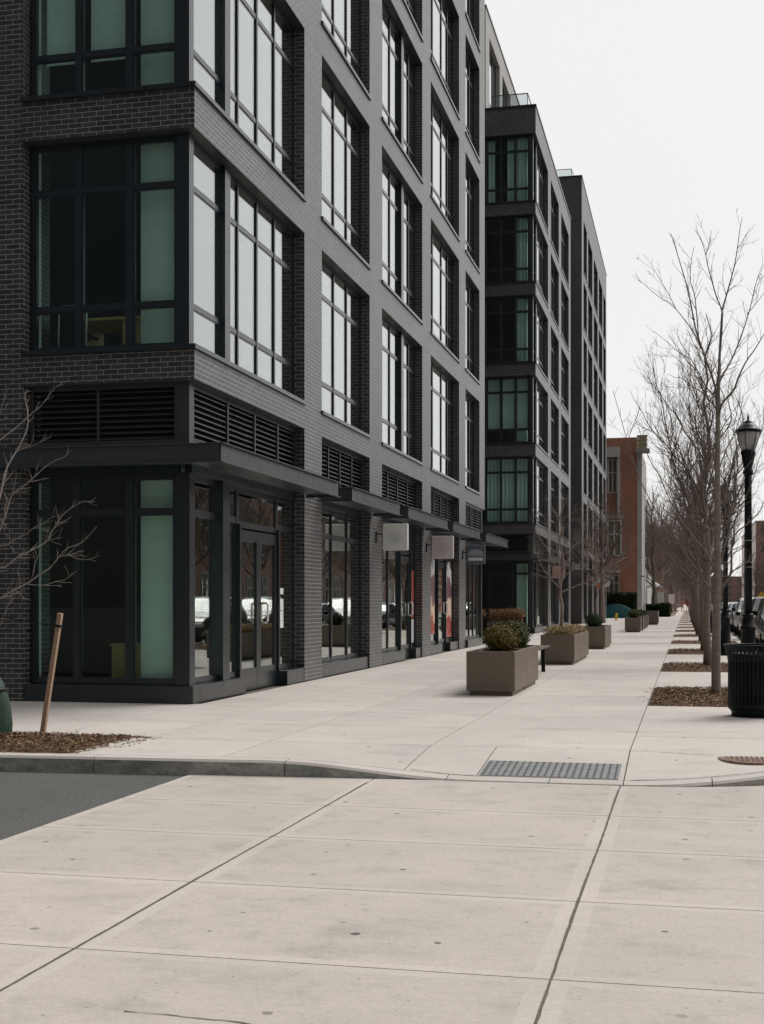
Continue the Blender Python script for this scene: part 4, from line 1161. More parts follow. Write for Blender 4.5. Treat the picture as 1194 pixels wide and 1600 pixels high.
def leaves(mb, c, r, n, rnd, size, up=0.3, shape=1.0, shell=0.55, long=1.6):
    """leaf-sized faces spread through an uneven crown"""
    lumps = [(rnd.uniform(-.6, .6), rnd.uniform(-.6, .6), rnd.uniform(-.4, .6), rnd.uniform(.75, 1.2)) for _ in range(9)]
    for _ in range(n):
        while True:
            d = Vector((rnd.gauss(0, 1), rnd.gauss(0, 1), rnd.gauss(0, 1)))
            if d.length > .1: break
        d.normalize()
        k = rnd.uniform(shell, 1.0)*(rnd.uniform(1.0, 1.26) if rnd.random() < .3 else 1.0)
        for lx, ly, lz, lr in lumps:
            if d.dot(Vector((lx, ly, lz)).normalized()) > .75: k *= lr**.6
        p = Vector((c[0]+d.x*r[0]*k, c[1]+d.y*r[1]*k, c[2]+d.z*r[2]*k))
        nrm = (d+Vector((rnd.gauss(0, .5), rnd.gauss(0, .5), rnd.gauss(0, .5)+up))).normalized()
        a = nrm.cross(Vector((rnd.random(), rnd.random(), rnd.random()+.1))).normalized(); b = nrm.cross(a)
        s_ = size*rnd.uniform(.6, 1.3); a *= s_*long; b *= s_*.6
        mb.add([p-a, p+b, p+a, p-b], [(0, 1, 2, 3)])

def shrub(name, c, r, n, seed, mat, label, size=.018, group=None, cat='shrub'):
    rnd = random.Random(seed); t = thing(name, (c[0], c[1], c[2]-r[2]), label, cat, group)
    mb = MB(); leaves(mb, c, r, n, rnd, size); leaves(mb, c, (r[0]*.7, r[1]*.7, r[2]*.75), n//3, rnd, size)
    mb.build('foliage', mat, t)
    mb = MB(); mb.smooth = True
    for i in range(9):
        a = rnd.uniform(0, 6.3); q = rnd.uniform(.3, .8)
        mb.tube([(c[0], c[1], c[2]-r[2]-.05), (c[0]+math.cos(a)*r[0]*q*.5, c[1]+math.sin(a)*r[1]*q*.5, c[2]-.2*r[2]), (c[0]+math.cos(a)*r[0]*q, c[1]+math.sin(a)*r[1]*q, c[2]+r[2]*.6)], [.010, .006, .003], 5)
    mb.build('stem', M['barktop'], t)
    return t

planter((-2.385, 18.60), (1.42, 1.62), .70, 'nearest taupe planter, two boxes long, with two rounded shrubs')
shrub('shrub', (-2.72, 19.35, .795), (.285, .30, .215), 5200, 1, M['shrubA'], 'bronze and green rounded shrub in front of nearest planter', .0155)
shrub('shrub', (-2.66, 20.85, .80), (.25, .30, .235), 4600, 2, M['shrubB'], 'olive green rounded shrub at the back of nearest planter', .0155)
P2 = (-2.33, 28.1)
planter(P2, (1.35, 1.35, 1.5), .72, 'second taupe planter, three boxes long, with dried flowers and a small tree')
def dried(cx0, cx1, cy0, cy1, z, n, seed, label, mat, h=(.12, .24), name='dried_flowers', cat='dried flowers', hs=.020, spread=.05):
    rnd = random.Random(seed); t = thing(name, ((cx0+cx1)/2, cy0, z), label, cat)
    st_, hd = MB(), MB()
    for _ in range(n):
        x, y = rnd.uniform(cx0, cx1), rnd.uniform(cy0, cy1); hh = rnd.uniform(*h); dx, dy = rnd.gauss(0, spread), rnd.gauss(0, spread)
        st_.tube([(x, y, z), (x+dx*.4, y+dy*.4, z+hh*.6), (x+dx, y+dy, z+hh)], [.003, .002, .0015], 3, False)
        for q in range(5):
            f_ = 1-(rnd.random()**2)*.8
            p = Vector((x+dx*f_+rnd.gauss(0, hs*.7), y+dy*f_+rnd.gauss(0, hs*.7), z+hh*f_+rnd.gauss(0, hs*.5)))
            a = Vector((rnd.gauss(0, 1), rnd.gauss(0, 1), rnd.gauss(0, .6))).normalized(); b = a.cross(Vector((0.2, .1, 1))).normalized()
            hd.add([p-a*hs, p+b*hs*.7, p+a*hs, p-b*hs*.7], [(0, 1, 2, 3)])
    st_.build('stem', mat, t); hd.build('flower_head', mat, t)
    return t
dried(-2.98, -2.40, 28.2, 32.1, .57, 1500, 3, 'tan dried flower heads filling the second planter', M['dry'])
planter((-2.25, 37.6), (1.5, 1.6), .70, 'third taupe planter with a dark green rounded shrub')
shrub('shrub', (-2.60, 38.3, .80), (.26, .30, .22), 2600, 5, M['shrubC'], 'dark green rounded shrub in the third planter', .018)
planter((-1.98, 58.7), (1.6,), .68, 'fourth taupe planter, first box of the far cluster, with a shrub')
shrub('shrub', (-2.3, 59.4, .82), (.27, .35, .20), 1600, 6, M['shrubB'], 'olive shrub in the first box of the far cluster', .024)
for k_, (y, nm) in enumerate(((62.2, 'second'), (65.6, 'third'), (69.2, 'fourth'))):
    planter((-1.97, y), (1.7,), .68, nm+' taupe box of the far planter cluster', ht=.64)
    shrub('shrub', (-2.3, y+.8, .80), (.26, .4, .14), 700, 40+k_, M['shrubC'], 'low dark shrub in the '+nm+' box of the far cluster', .03)
planter((-1.62, 78.0), (2.6,), 1.55, 'dark rusty steel planter box beyond the far cluster', ht=.80, mat=M['barkdark'], grp=None)
# grasses in the court
for k_, (a, b, nm) in enumerate(((-9.3, -7.5, 'left'), (-7.35, -6.0, 'right'))):
    t = thing('planter', ((a+b)/2, 49.6, 0), nm+' hand grey trough planter with russet grass in the court', 'planter', 'grey trough planters in the court')
    mb = MB(); mb.box(a, b, 49.2, 50.1, .05, .62); mb.build('box', M['planter_grey'], t, bevel=.01)
    mb = MB(); mb.box(b+.02, b+.12, 49.15, 49.3, 0, .78); mb.build('post', M['black'], t)
    dried(a+.05, b-.05, 49.25, 50.05, .6, 1100, 60+k_, nm+' hand clump of russet dry grass in the court', M['grassdry'], h=(.16, .50), name='ornamental_grass', cat='grass clump', hs=.022, spread=.09)

# bench between first and second planters -----------------------------------------------------
t = thing('bench', (-2.85, 23.8, 0), 'low wooden bench with black metal legs between first and second planters', 'bench')
mb = MB()
for i in range(5): mb.box(-3.2+.125*i, -3.2+.125*i+.11, 22.6, 25.6, .465, .50)
mb.build('seat', simple('weathered_bench_wood', rgb(.14, .095, .07), .7, 0, .25, 14), t, bevel=.004)
for y in (22.9, 25.2):
    for x in (-3.14, -2.72):
        mb = MB(); mb.box(x, x+.07, y, y+.07, 0, .464); mb.build('leg', M['black'], t)

# ================================================================== LITTER BIN
bx, by = 0.80, 16.02
t = thing('litter_bin', (bx, by, 0), 'dark green slatted metal litter bin at the right edge of the sidewalk', 'litter bin')
mb = MB(); mb.smooth = True; mb.lathe([(.285, 0), (.285, .05), (.30, .075), (.30, .085)], (bx, by, 0), 48); mb.build('base', M['bin'], t)
mb = MB()
n = 44
for i in range(n):
    a = 2*math.pi*i/n; c_, s_ = math.cos(a), math.sin(a); hw = .0135
    prof = [(.315, .085), (.325, .10), (.325, .66), (.335, .70), (.352, .775), (.368, .83)]
    P = []
    for r, z in prof:
        for rr in (r, r-.007):
            for q in (-1, 1): P.append((bx+c_*rr-s_*hw*q, by+s_*rr+c_*hw*q, z))
    F = []
    for j in range(len(prof)-1):
        o = 4*j; F += [(o, o+1, o+5, o+4), (o+2, o+6, o+7, o+3), (o, o+4, o+6, o+2), (o+1, o+3, o+7, o+5)]
    mb.add(P, F)
mb.build('slats', M['bin'], t)
mb = MB(); mb.smooth = True
for r, z, h in ((.329, .10, .05), (.327, .655, .03), (.334, .715, .022)): mb.lathe([(r-.004, z), (r+.003, z+.002), (r+.003, z+h-.002), (r-.004, z+h)], (bx, by, 0), 48, False)
mb.build('band', M['bin'], t)
mb = MB(); mb.smooth = True; mb.tube([(bx+.372*math.cos(2*math.pi*i/48), by+.372*math.sin(2*math.pi*i/48), .835) for i in range(49)], .013, 8, False); mb.build('rim', M['bin'], t)
mb = MB(); mb.smooth = True; mb.lathe([(.29, .09), (.295, .74), (.285, .745), (.28, .10)], (bx, by, 0), 40, True); mb.build('liner', M['black'], t)

# ================================================================== LAMP POSTS
def lamp(x, y, label):
    t = thing('street_lamp', (x, y, 0), label, 'street lamp', 'black acorn lamp posts by the kerb')
    c0 = (x, y, 0)
    mb = MB(); mb.smooth = True
    mb.lathe([(.165, 0), (.165, .10), (.150, .13), (.145, .30), (.128, .34), (.120, .60), (.112, .88), (.125, .91), (.125, .945), (.100, .96), (.082, 1.10), (.088, 1.12), (.088, 1.14), (.066, 1.16)], c0, 24)
    mb.build('base', M['black'], t)
    mb = MB(); mb.smooth = True
    mb.lathe([(.066, 1.16), (.056, 3.30), (.056, 3.42)], c0, 20)
    mb.build('shaft', M['black'], t)
    mb = MB(); mb.smooth = True
    for z in (2.33, 1.98, 1.90): mb.lathe([(.060, z), (.069, z+.004), (.069, z+.012), (.060, z+.016)], c0, 20, False)
    mb.build('strap', M['greypanel'], t)
    mb = MB(); mb.smooth = True
    mb.lathe([(.058, 3.40), (.078, 3.44), (.078, 3.47), (.062, 3.50), (.075, 3.56), (.10, 3.66), (.105, 3.72), (.118, 3.75), (.118, 3.79), (.095, 3.80)], c0, 24)
    mb.build('collar', M['black'], t)
    mb = MB(); mb.smooth = True
    mb.lathe([(.098, 3.80), (.135, 3.88), (.165, 3.99), (.178, 4.09), (.170, 4.10)], c0, 28); mb.build('globe', M['frost'], t)
    mb = MB(); mb.smooth = True
    for i in range(6):
        a = math.pi/3*i+.2
        mb.tube([(x+math.cos(a)*r, y+math.sin(a)*r, z) for r, z in ((.100, 3.80), (.138, 3.88), (.168, 3.99), (.181, 4.09))], .006, 5)
    mb.build('ribs', M['black'], t)
    mb = MB(); mb.smooth = True
    mb.lathe([(.17, 4.085), (.198, 4.09), (.200, 4.135), (.175, 4.14), (.150, 4.18), (.105, 4.225), (.075, 4.235), (.075, 4.26), (.040, 4.275), (.018, 4.30), (.020, 4.325), (.012, 4.36), (.004, 4.40)], c0, 28)
    mb.build('cap', M['black'], t)
    return t
l1 = lamp(.97, 22.0, 'nearest black acorn lamp post, rising behind the litter bin')
l2 = copy_tree(l1); l2.location = (.95, 34.0, 0); l2['label'] = 'second black lamp post, half hidden behind the near tree trunks'
l3 = copy_tree(l1); l3.location = (.95, 58.0, 0); l3['label'] = 'third black lamp post, farther down among the right hand trees'

# ================================================================== TREES
def smooth_line(pts, m=4):
    pts = [Vector(p) for p in pts]; out = []
    n = len(pts)
    for i in range(n-1):
        p0, p1, p2, p3 = pts[max(0, i-1)], pts[i], pts[i+1], pts[min(n-1, i+2)]
        for k in range(m):
            t = k/m
            out.append(0.5*((2*p1)+(p2-p0)*t+(2*p0-5*p1+4*p2-p3)*t*t+(3*p1-p0-3*p2+p3)*t*t*t))
    out.append(pts[-1]); return out

def grow(mb, p, d, L, r, lvl, rnd, cfg):
    """a wandering twig that turns upwards and forks"""
    seg = cfg['seg'][min(lvl, len(cfg['seg'])-1)]
    n = max(2, int(L/seg)); P = [Vector(p)]; rr = [r]; d = Vector(d).normalized(); dirs = [d.copy()]
    for i in range(n):
        d = (d+Vector((rnd.gauss(0, cfg['wob']), rnd.gauss(0, cfg['wob']), rnd.gauss(0, cfg['wob'])*.6+cfg['up']))).normalized()
        P.append(P[-1]+d*(L/n)); rr.append(max(cfg['rmin'], r*(1-.85*(i+1)/n))); dirs.append(d.copy())
    mb.tube(P, rr, 5 if r > .012 else 3, False)
    if lvl >= cfg['lv']: return
    cnt = cfg['cnt'][min(lvl, len(cfg['cnt'])-1)]
    m = max(1, int(cnt*L*rnd.uniform(.8, 1.2)))
    for _ in range(m):
        u = rnd.uniform(.12, .97); i = min(n-1, int(u*n)); q = P[i].lerp(P[i+1], u*n-i)
        ax = dirs[i].cross(Vector((rnd.gauss(0, 1), rnd.gauss(0, 1), rnd.gauss(0, 1)))).normalized()
        nd = (Matrix.Rotation(rnd.uniform(R(28), R(58)), 3, ax) @ dirs[i]); nd.z += cfg['lift']
        l2_ = L*(1-u*.6)*rnd.uniform(.28, .55)
        if l2_ < .05: continue
        grow(mb, q, nd, l2_, max(cfg['rmin'], min(rr[i]*.62, .004+l2_*.011)), lvl+1, rnd, cfg)

def side_twigs(mb, P, rr, rnd, cfg, dens, Lf):
    """sprout twigs along a hand-drawn limb"""
    tot = 0
    for i in range(len(P)-1):
        seg = (P[i+1]-P[i]); tot += seg.length
        d = seg.normalized()
        m = dens*seg.length; c_ = int(m)+(1 if rnd.random() < m-int(m) else 0)
        for _ in range(c_):
            u = i/(len(P)-1)
            ax = d.cross(Vector((rnd.gauss(0, 1), rnd.gauss(0, 1), rnd.gauss(0, 1)))).normalized()
            nd = Matrix.Rotation(rnd.uniform(R(25), R(55)), 3, ax) @ d; nd.z += .2
            L = Lf*(1-.55*u)*rnd.uniform(.4, 1.1)
            grow(mb, P[i].lerp(P[i+1], rnd.random()), nd, L, min(rr[i]*.6, .004+L*.009), 1, rnd, cfg)

CFG = dict(seg=[.09, .07, .05], wob=.11, up=.05, lift=.25, rmin=.0021, lv=3, cnt=[5.5, 6.5, 6])
def std_tree(x, y, H, seed, label, mat_t, mat_c, first=1.7, spread=1.0, r0=.075, nl=16, group=None, cfg=None, steep=38, name='street_tree', leader=True):
    rnd = random.Random(seed); cf = dict(CFG); cf.update(cfg or {})
    t = thing(name, (x, y, 0), label, 'tree', group)
    tr, br = MB(), MB(); tr.smooth = True; br.smooth = True
    P = [Vector((x, y, -.03))]; n = 16; top = H*.93
    for i in range(1, n+1):
        P.append(Vector((x+rnd.gauss(0, .012*H/7)*i**.5, y+rnd.gauss(0, .012*H/7)*i**.5, top*i/n)))
    rr = [r0*1.25 if i == 0 else r0*(1-.93*(i/n)**1.05)+.003 for i in range(n+1)]
    tr.tube(P, rr, 10)
    tr.build('trunk', mat_t, t)
    for k in range(nl):
        u = (k+rnd.uniform(0, .8))/nl; z = first+(H*.86-first)*u**.95
        i = min(n-1, int(z/top*n)); q = P[i].lerp(P[i+1], z/top*n-i)
        a = k*2.4+rnd.uniform(-.5, .5); th = R(rnd.uniform(steep-6, steep+14))*(1-.35*u)
        d = Vector((math.cos(a)*math.sin(th), math.sin(a)*math.sin(th), math.cos(th)))
        L = (H-z)*rnd.uniform(.50, .72)*spread
        if z+L*.8 > H: L = (H-z)*1.0
        grow(br, q, d, L, max(.005, rr[i]*.46), 0, rnd, cf)
    br.build('crown', mat_c, t)
    return t

# projection helpers only used to lay out traced limbs at their own real depth (metres from the camera)
FPX = 2046.0; ca, sa = math.cos(R(YAW)), math.sin(R(YAW))
def at(px, py, zc):
    xc = (px-597)/FPX*zc; return Vector((xc*ca-zc*sa, xc*sa+zc*ca, 1.35-(py-940)/FPX*zc))

def traced_tree(limbs, zc0, trunk, tr_r, label, seed, mats, dens, Lf, cfg, group=None, name='street_tree', dspread=.5):
    rnd = random.Random(seed); cf = dict(CFG); cf.update(cfg)
    base = at(*trunk[0], zc0); base.z = 0
    t = thing(name, (base.x, base.y, 0), label, 'tree', group)
    tr, br = MB(), MB(); tr.smooth = br.smooth = True
    P = [at(px, py, zc0) for px, py in trunk]; P[0].z = -.03
    P = smooth_line(P, 5); m = len(P)
    tr.tube(P, [tr_r[0]*(1.2 if i == 0 else 1)+(tr_r[1]-tr_r[0])*i/(m-1) for i in range(m)], 12)
    tr.build('trunk', mats[0], t)
    for lim, r0, r1 in limbs:
        slope = rnd.uniform(-dspread, dspread)
        n = len(lim); Q = []
        L = 0
        for i, (px, py) in enumerate(lim):
            if i: L += math.hypot(px-lim[i-1][0], py-lim[i-1][1])/FPX*zc0
            Q.append(at(px, py, zc0+slope*L))
        Q = smooth_line(Q, 5); m = len(Q)
        rr = [r0+(r1-r0)*(i/(m-1))**.8 for i in range(m)]
        br.tube(Q, rr, 7, False)
        side_twigs(br, Q, rr, rnd, cf, dens, Lf)
    br.build('crown', mats[1], t)
    return t
GR = 'bare street trees in the right hand row'
z1 = 19.05
limbs = [
 ([(1120,640),(1118,606),(1099.6,552),(1087,513),(1076.5,459.5),(1067,425),(1055,385),(1048.7,364.7)], .020, .003),
 ([(1095,545),(1088,526),(1070,500),(1051,478),(1025,460),(999,437.6)], .010, .003),
 ([(1056,482),(1045,460),(1031,436),(1018.6,415.6)], .006, .0025),
 ([(1092,533),(1090.7,515),(1085.7,464),(1079,440),(1080,410),(1084.6,385.5)], .011, .003),
 ([(1122,620),(1125,596),(1143.6,561),(1160,520),(1172.5,480),(1182,440),(1192,413)], .018, .003),
 ([(1168,490),(1180,476),(1196,455)], .007, .003),
 ([(1122,655),(1128.5,630.7),(1146,610),(1156,585),(1166.7,563.6),(1180,545),(1194,522),(1215,490)], .020, .004),
 ([(1121,650),(1119,624),(1104,605),(1088,575),(1075,553),(1062.6,533.6),(1058,515)], .014, .003),
 ([(1077,560),(1060,550),(1040,532),(1020,517)], .006, .0025),
 ([(1119,640),(1108,620),(1081,603),(1066,591),(1055,590),(1044,584)], .009, .0025),
 ([(1126,545),(1128.5,490),(1120,465),(1111,434),(1106,415),(1102,395),(1096,375),(1088,360)], .012, .003),
 ([(1103,397),(1108,380),(1112,360)], .005, .0025),
 ([(1128.5,484),(1137,455),(1147,418),(1152,390),(1156,360),(1160,339)], .013, .003),
 ([(1153,388),(1163,372),(1172,356)], .005, .0025),
 ([(1121,870),(1125,839),(1108,826),(1091,817),(1076,806),(1061.7,796),(1040,780),(1018,770)], .012, .003),
 ([(1122,915),(1128,893),(1113.7,885),(1104,864),(1088,845),(1070,822),(1060,806),(1050,788),(1040,766),(1031,744),(1016,719.6),(1005,690),(998,668)], .020, .003),
 ([(1119,930),(1105,915),(1091,893),(1076,874),(1065,855),(1053.6,836.6),(1043,822),(1032.5,809),(1018,785),(1000,750),(985,705),(972,660),(958,610)], .020, .003),
 ([(985,706),(984,680),(996,650),(1001,630)], .006, .0025),
 ([(1122,930),(1133,912),(1142,895),(1143,875),(1144,844.7),(1153,830),(1164,822),(1176,810),(1187,799),(1197,775)], .024, .005),
 ([(1143,893),(1160,884),(1178,868),(1196,848)], .010, .004),
 ([(1124,850),(1138,815),(1150,797),(1162.5,783),(1168,770),(1178,745),(1194,690)], .013, .003),
 ([(1124,800),(1136.5,781),(1141,768),(1150,752),(1159,740.7),(1168,728),(1177,716),(1194,690)], .012, .003),
 ([(1121,780),(1100,757),(1086,735),(1074,712),(1060,695),(1044,686),(1030,672)], .010, .0025),
 ([(1121,720),(1104,700),(1092,672),(1078,648),(1066,622)], .010, .0025),
 ([(1123,735),(1136,700),(1150,672),(1160,640),(1172,615)], .010, .0025),
]
TFG = dict(seg=[.08, .06, .05], wob=.09, up=.035, rmin=.0023, lv=3, cnt=[5, 6, 6])
traced_tree(limbs, z1, [(1119, 1085), (1119, 1000), (1120, 930), (1121, 840), (1121, 740), (1122, 640), (1122.7, 605), (1125, 545), (1128.5, 483)], (.070, .010),
            'nearest bare street tree in the right hand row, beside the litter bin', 7, (M['bark'], M['barktop']), 7.0, .58, TFG, GR, dspread=.55)
ORD = 'second third fourth fifth sixth seventh eighth ninth tenth eleventh twelfth thirteenth fourteenth fifteenth sixteenth seventeenth eighteenth nineteenth twentieth'.split()
protos = []
for k in range(3):
    protos.append(std_tree(.42+.03*k, 28.1+8.5*k, (7.9, 7.1, 7.4)[k], 31+k, ORD[k]+' bare street tree in the right hand row counted from the litter bin', M['bark'], M['barktop'], nl=26, spread=1.12, steep=43, group=GR, r0=.078, cfg=dict(cnt=[5.5, 6, 5.5], rmin=.0022)))
rnd = random.Random(77)
for k in range(3, 22):
    c = copy_tree(protos[k % 3]); c.location = (.40+rnd.uniform(-.06, .06), 28.1+8.5*k, 0); c.rotation_euler = (0, 0, rnd.uniform(0, 6.3)); s_ = rnd.uniform(.9, 1.12); c.scale = (s_*1.15, s_*1.15, s_)
    c['label'] = (ORD[k]+' bare street tree in the right hand row counted from the litter bin') if k < 19 else 'bare street tree far down the right hand row, past the twentieth one'

# tree in second planter, small & multi-stemmed crown
pt = std_tree(-2.72, 29.3, 4.25, 51, 'small bare tree growing from the dried-flower planter', M['barkred'], M['barkred'], first=1.5, spread=.95, r0=.046, nl=22, cfg=dict(cnt=[8, 8, 7], lift=.12, up=.03), steep=52, name='small_tree')
q2 = std_tree(-2.62, 39.4, 4.6, 53, 'small bare tree growing from the third planter', M['barkred'], M['barkred'], first=1.6, spread=.95, r0=.045, nl=20, cfg=dict(cnt=[7, 7, 6], lift=.12, up=.03), steep=50, name='small_tree')
for px, Y, H, nm in ((-2.0, 47.5, 3.8, 'bare small tree between the third planter and the far cluster'),):
    pass
# larger trees beyond on the left side
bigs = []
for k, (x, y, H) in enumerate(((-5.2, 84.0, 9.0), (-3.1, 128, 13.5))):
    bigs.append(std_tree(x, y, H, 90+k, ['spreading bare tree with a thick trunk beside the pale pole', 'tall dark bare tree at the corner of the red brick building'][k], M['barkred'] if k == 0 else M['barkdark'], M['barktop'], first=2.2, spread=1.2, r0=.18 if k == 0 else .22, nl=24, cfg=dict(cnt=[3.6, 3.8, 3.4], seg=[.25, .18, .12], rmin=.005, lift=.15), steep=46, name='large_tree'))
spots = [(-2.6, 143), (-1.8, 156), (-2.9, 172), (-1.6, 188), (-2.6, 204), (-1.8, 222), (-2.6, 240), (-1.8, 262), (-2.8, 285), (-1.6, 310), (-2.6, 340), (-1.5, 375),
         (-8, 150), (-9, 170), (-8, 195), (-12, 210), (-7, 250), (1.0, 250), (.8, 275), (.9, 300), (.9, 330), (.8, 360), (1, 400), (0, 450), (-2, 430), (3, 480),
         (17, 180), (16.5, 215), (17, 245), (16.5, 270), (17, 300), (16.5, 335), (22, 330), (25, 350), (28, 345), (16.6, 160), (16.8, 140), (16.5, 120), (16.7, 104), (16.5, 88), (16.5, 74)]
for k, (x, y) in enumerate(spots):
    c = copy_tree(bigs[1 if k % 3 else 0]); c.location = (x, y, 0); c.rotation_euler = (0, 0, rnd.uniform(0, 6.3)); s_ = rnd.uniform(.8, 1.1)*(1.0 if k % 3 else 1.3); c.scale = (s_, s_, s_)
    c['group'] = 'bare trees far down the street'
    c['label'] = 'large bare tree far down the street, left of the tree tunnel' if x < 0 else ('large bare tree closing the far end of the tree tunnel' if x < 10 else 'large bare tree across the street behind the parked cars')

# young tree at the left edge: limbs reach into the picture ------------------------------------------
z2 = 13.3
LL = [
 ([(-20,840),(0,775),(8.5,736.7),(18.5,716.7),(34,689.7),(42.7,668),(43.4,648),(39,618.5),(42,613),(47.7,610.6)], .012, .0025),
 ([(-18,705),(0,687.5),(21,671),(42.7,652.6),(50,645.5),(64,634),(84,608.5),(90,603),(97,598)], .007, .002),
 ([(-22,880),(0,828),(8.5,805),(17.8,775),(35.6,761),(57,742),(70,730),(85.5,720),(98,715),(107.5,708)], .011, .0022),
 ([(17.8,775),(23,757),(25.8,738)], .004, .002),
 ([(24,702),(29,703),(50,697),(65,690),(80,682)], .004, .002),
 ([(-25,900),(0,888),(10,885),(22.8,874),(47,861),(71,847),(80,832),(88,820),(98,805),(107,797),(118,790),(129.6,783.6),(140,784),(149.6,783.6)], .011, .0022),
 ([(71,847),(80,843),(97,840)], .004, .002),
 ([(-25,950),(0,935),(12,927),(25.6,920),(45.6,909.6),(60,899),(77,888),(86,878),(92.6,869.7),(100,861),(108,855.5),(126.8,848),(138,838),(151,822.7)], .011, .0022),
 ([(92.6,869.7),(107,867),(118,872),(131,874.7),(146,872),(156,868)], .004, .002),
 ([(44,913),(55,914),(71,914),(86,909),(99.7,906),(110,900),(120,892)], .004, .002),
 ([(-20,870),(0,854),(12.8,851),(25.6,842),(40,835),(54,824),(71,815.6),(80,809),(91,805.6)], .006, .002),
 ([(-15,690),(0,642.7),(6,625),(12.8,607)], .005, .002),
 ([(-10,1000),(20,930),(28,925),(38,935),(48,938)], .004, .002),
 ([(51,900),(55,880),(60,868),(62,862)], .003, .002),
 ([(-20,800),(4,812),(8,790),(16,772),(40,768)], .004, .002),
]
traced_tree(LL, z2, [(-25, 1150), (-25, 1000), (-26, 900), (-24, 800), (-22, 700), (-21, 640)], (.040, .010), 'young bare tree at the left edge whose pale twigs cross the corner shop', 15,
            (M['barkpale'], M['barkpale']), 11.0, .26, dict(seg=[.05, .04, .03], wob=.16, up=.05, rmin=.0014, lv=2, cnt=[9, 12, 8]), None, 'young_tree', dspread=.4)
tb = at(-25, 1150, z2)
# watering bag, stake, strap
t = thing('watering_bag', (tb.x, tb.y, 0), 'green fabric tree watering bag at the left edge of the mulch', 'watering bag')
mb = MB(); mb.smooth = True; rnd = random.Random(4)
kk = 32; prof = [(.27, .0), (.275, .10), (.262, .28), (.235, .42), (.20, .52), (.15, .60), (.085, .66), (.05, .68)]
b = len(mb.v)
for j, (r, z) in enumerate(prof):
    for i in range(kk):
        a = 2*math.pi*i/kk; r2 = r*(1+.05*math.sin(a*5+j*.7)+.03*math.sin(a*11-j))
        mb.v.append((tb.x+r2*math.cos(a), tb.y+r2*math.sin(a), z+.012*math.sin(a*7)))
for j in range(len(prof)-1):
    for i in range(kk): mb.face((b+j*kk+i, b+j*kk+(i+1) % kk, b+(j+1)*kk+(i+1) % kk, b+(j+1)*kk+i))
mb.build('bag', M['bag'], t)
mb = MB(); mb.smooth = True; mb.lathe([(.232, .44), (.246, .445), (.244, .475), (.225, .48)], (tb.x, tb.y, 0), 32, False); mb.build('strap', M['black'], t)
t = thing('wooden_stake', (-6.46, 12.1, 0), 'leaning wooden tree stake standing in the mulch by the corner shop', 'stake')
p0 = at(66, 1146, 13.3); p1 = at(94.5, 958, 13.25); p0.z = -.02
mb = MB(); d = (p1-p0).normalized(); u = d.cross(Vector((0, 1, 0))).normalized(); v = d.cross(u); h = .0235
mb.add([p0+u*h*a+v*h*b_ for a, b_ in ((-1, -1), (1, -1), (1, 1), (-1, 1))]+[p1+u*h*a+v*h*b_ for a, b_ in ((-1, -1), (1, -1), (1, 1), (-1, 1))], [(0, 1, 2, 3), (7, 6, 5, 4), (0, 4, 5, 1), (1, 5, 6, 2), (2, 6, 7, 3), (3, 7, 4, 0)])
mb.build('post', M['stake'], t, bevel=.004)
q = at(92, 978, 13.25)
mb = MB(); s_ = h+.004
mb.add([q-d*.012+u*s_*a+v*s_*b_ for a, b_ in ((-1, -1), (1, -1), (1, 1), (-1, 1))]+[q+d*.012+u*s_*a+v*s_*b_ for a, b_ in ((-1, -1), (1, -1), (1, 1), (-1, 1))], [(0, 1, 2, 3), (7, 6, 5, 4), (0, 4, 5, 1), (1, 5, 6, 2), (2, 6, 7, 3), (3, 7, 4, 0)])
mb.build('band', M['black'], t)
mb = MB(); mb.smooth = True
a = at(-25, 955, z2); b_ = at(91, 978, 13.22)
mb.tube([a.lerp(b_, i/10)+Vector((0, 0, -.02*math.sin(math.pi*i/10))) for i in range(11)], [.009-.005*i/10 for i in range(11)], 6)
tag(mb.build('tie_strap', M['black']), 'thin black tie strap stretched from young tree to the stake', 'strap')
mb = MB(); mb.box(-6.0, -5.86, 11.95, 12.02, .03, .045); tag(mb.build('paper_scrap', M['paper'], bevel=.002), 'small white paper scrap lying on the left mulch bed', 'litter')

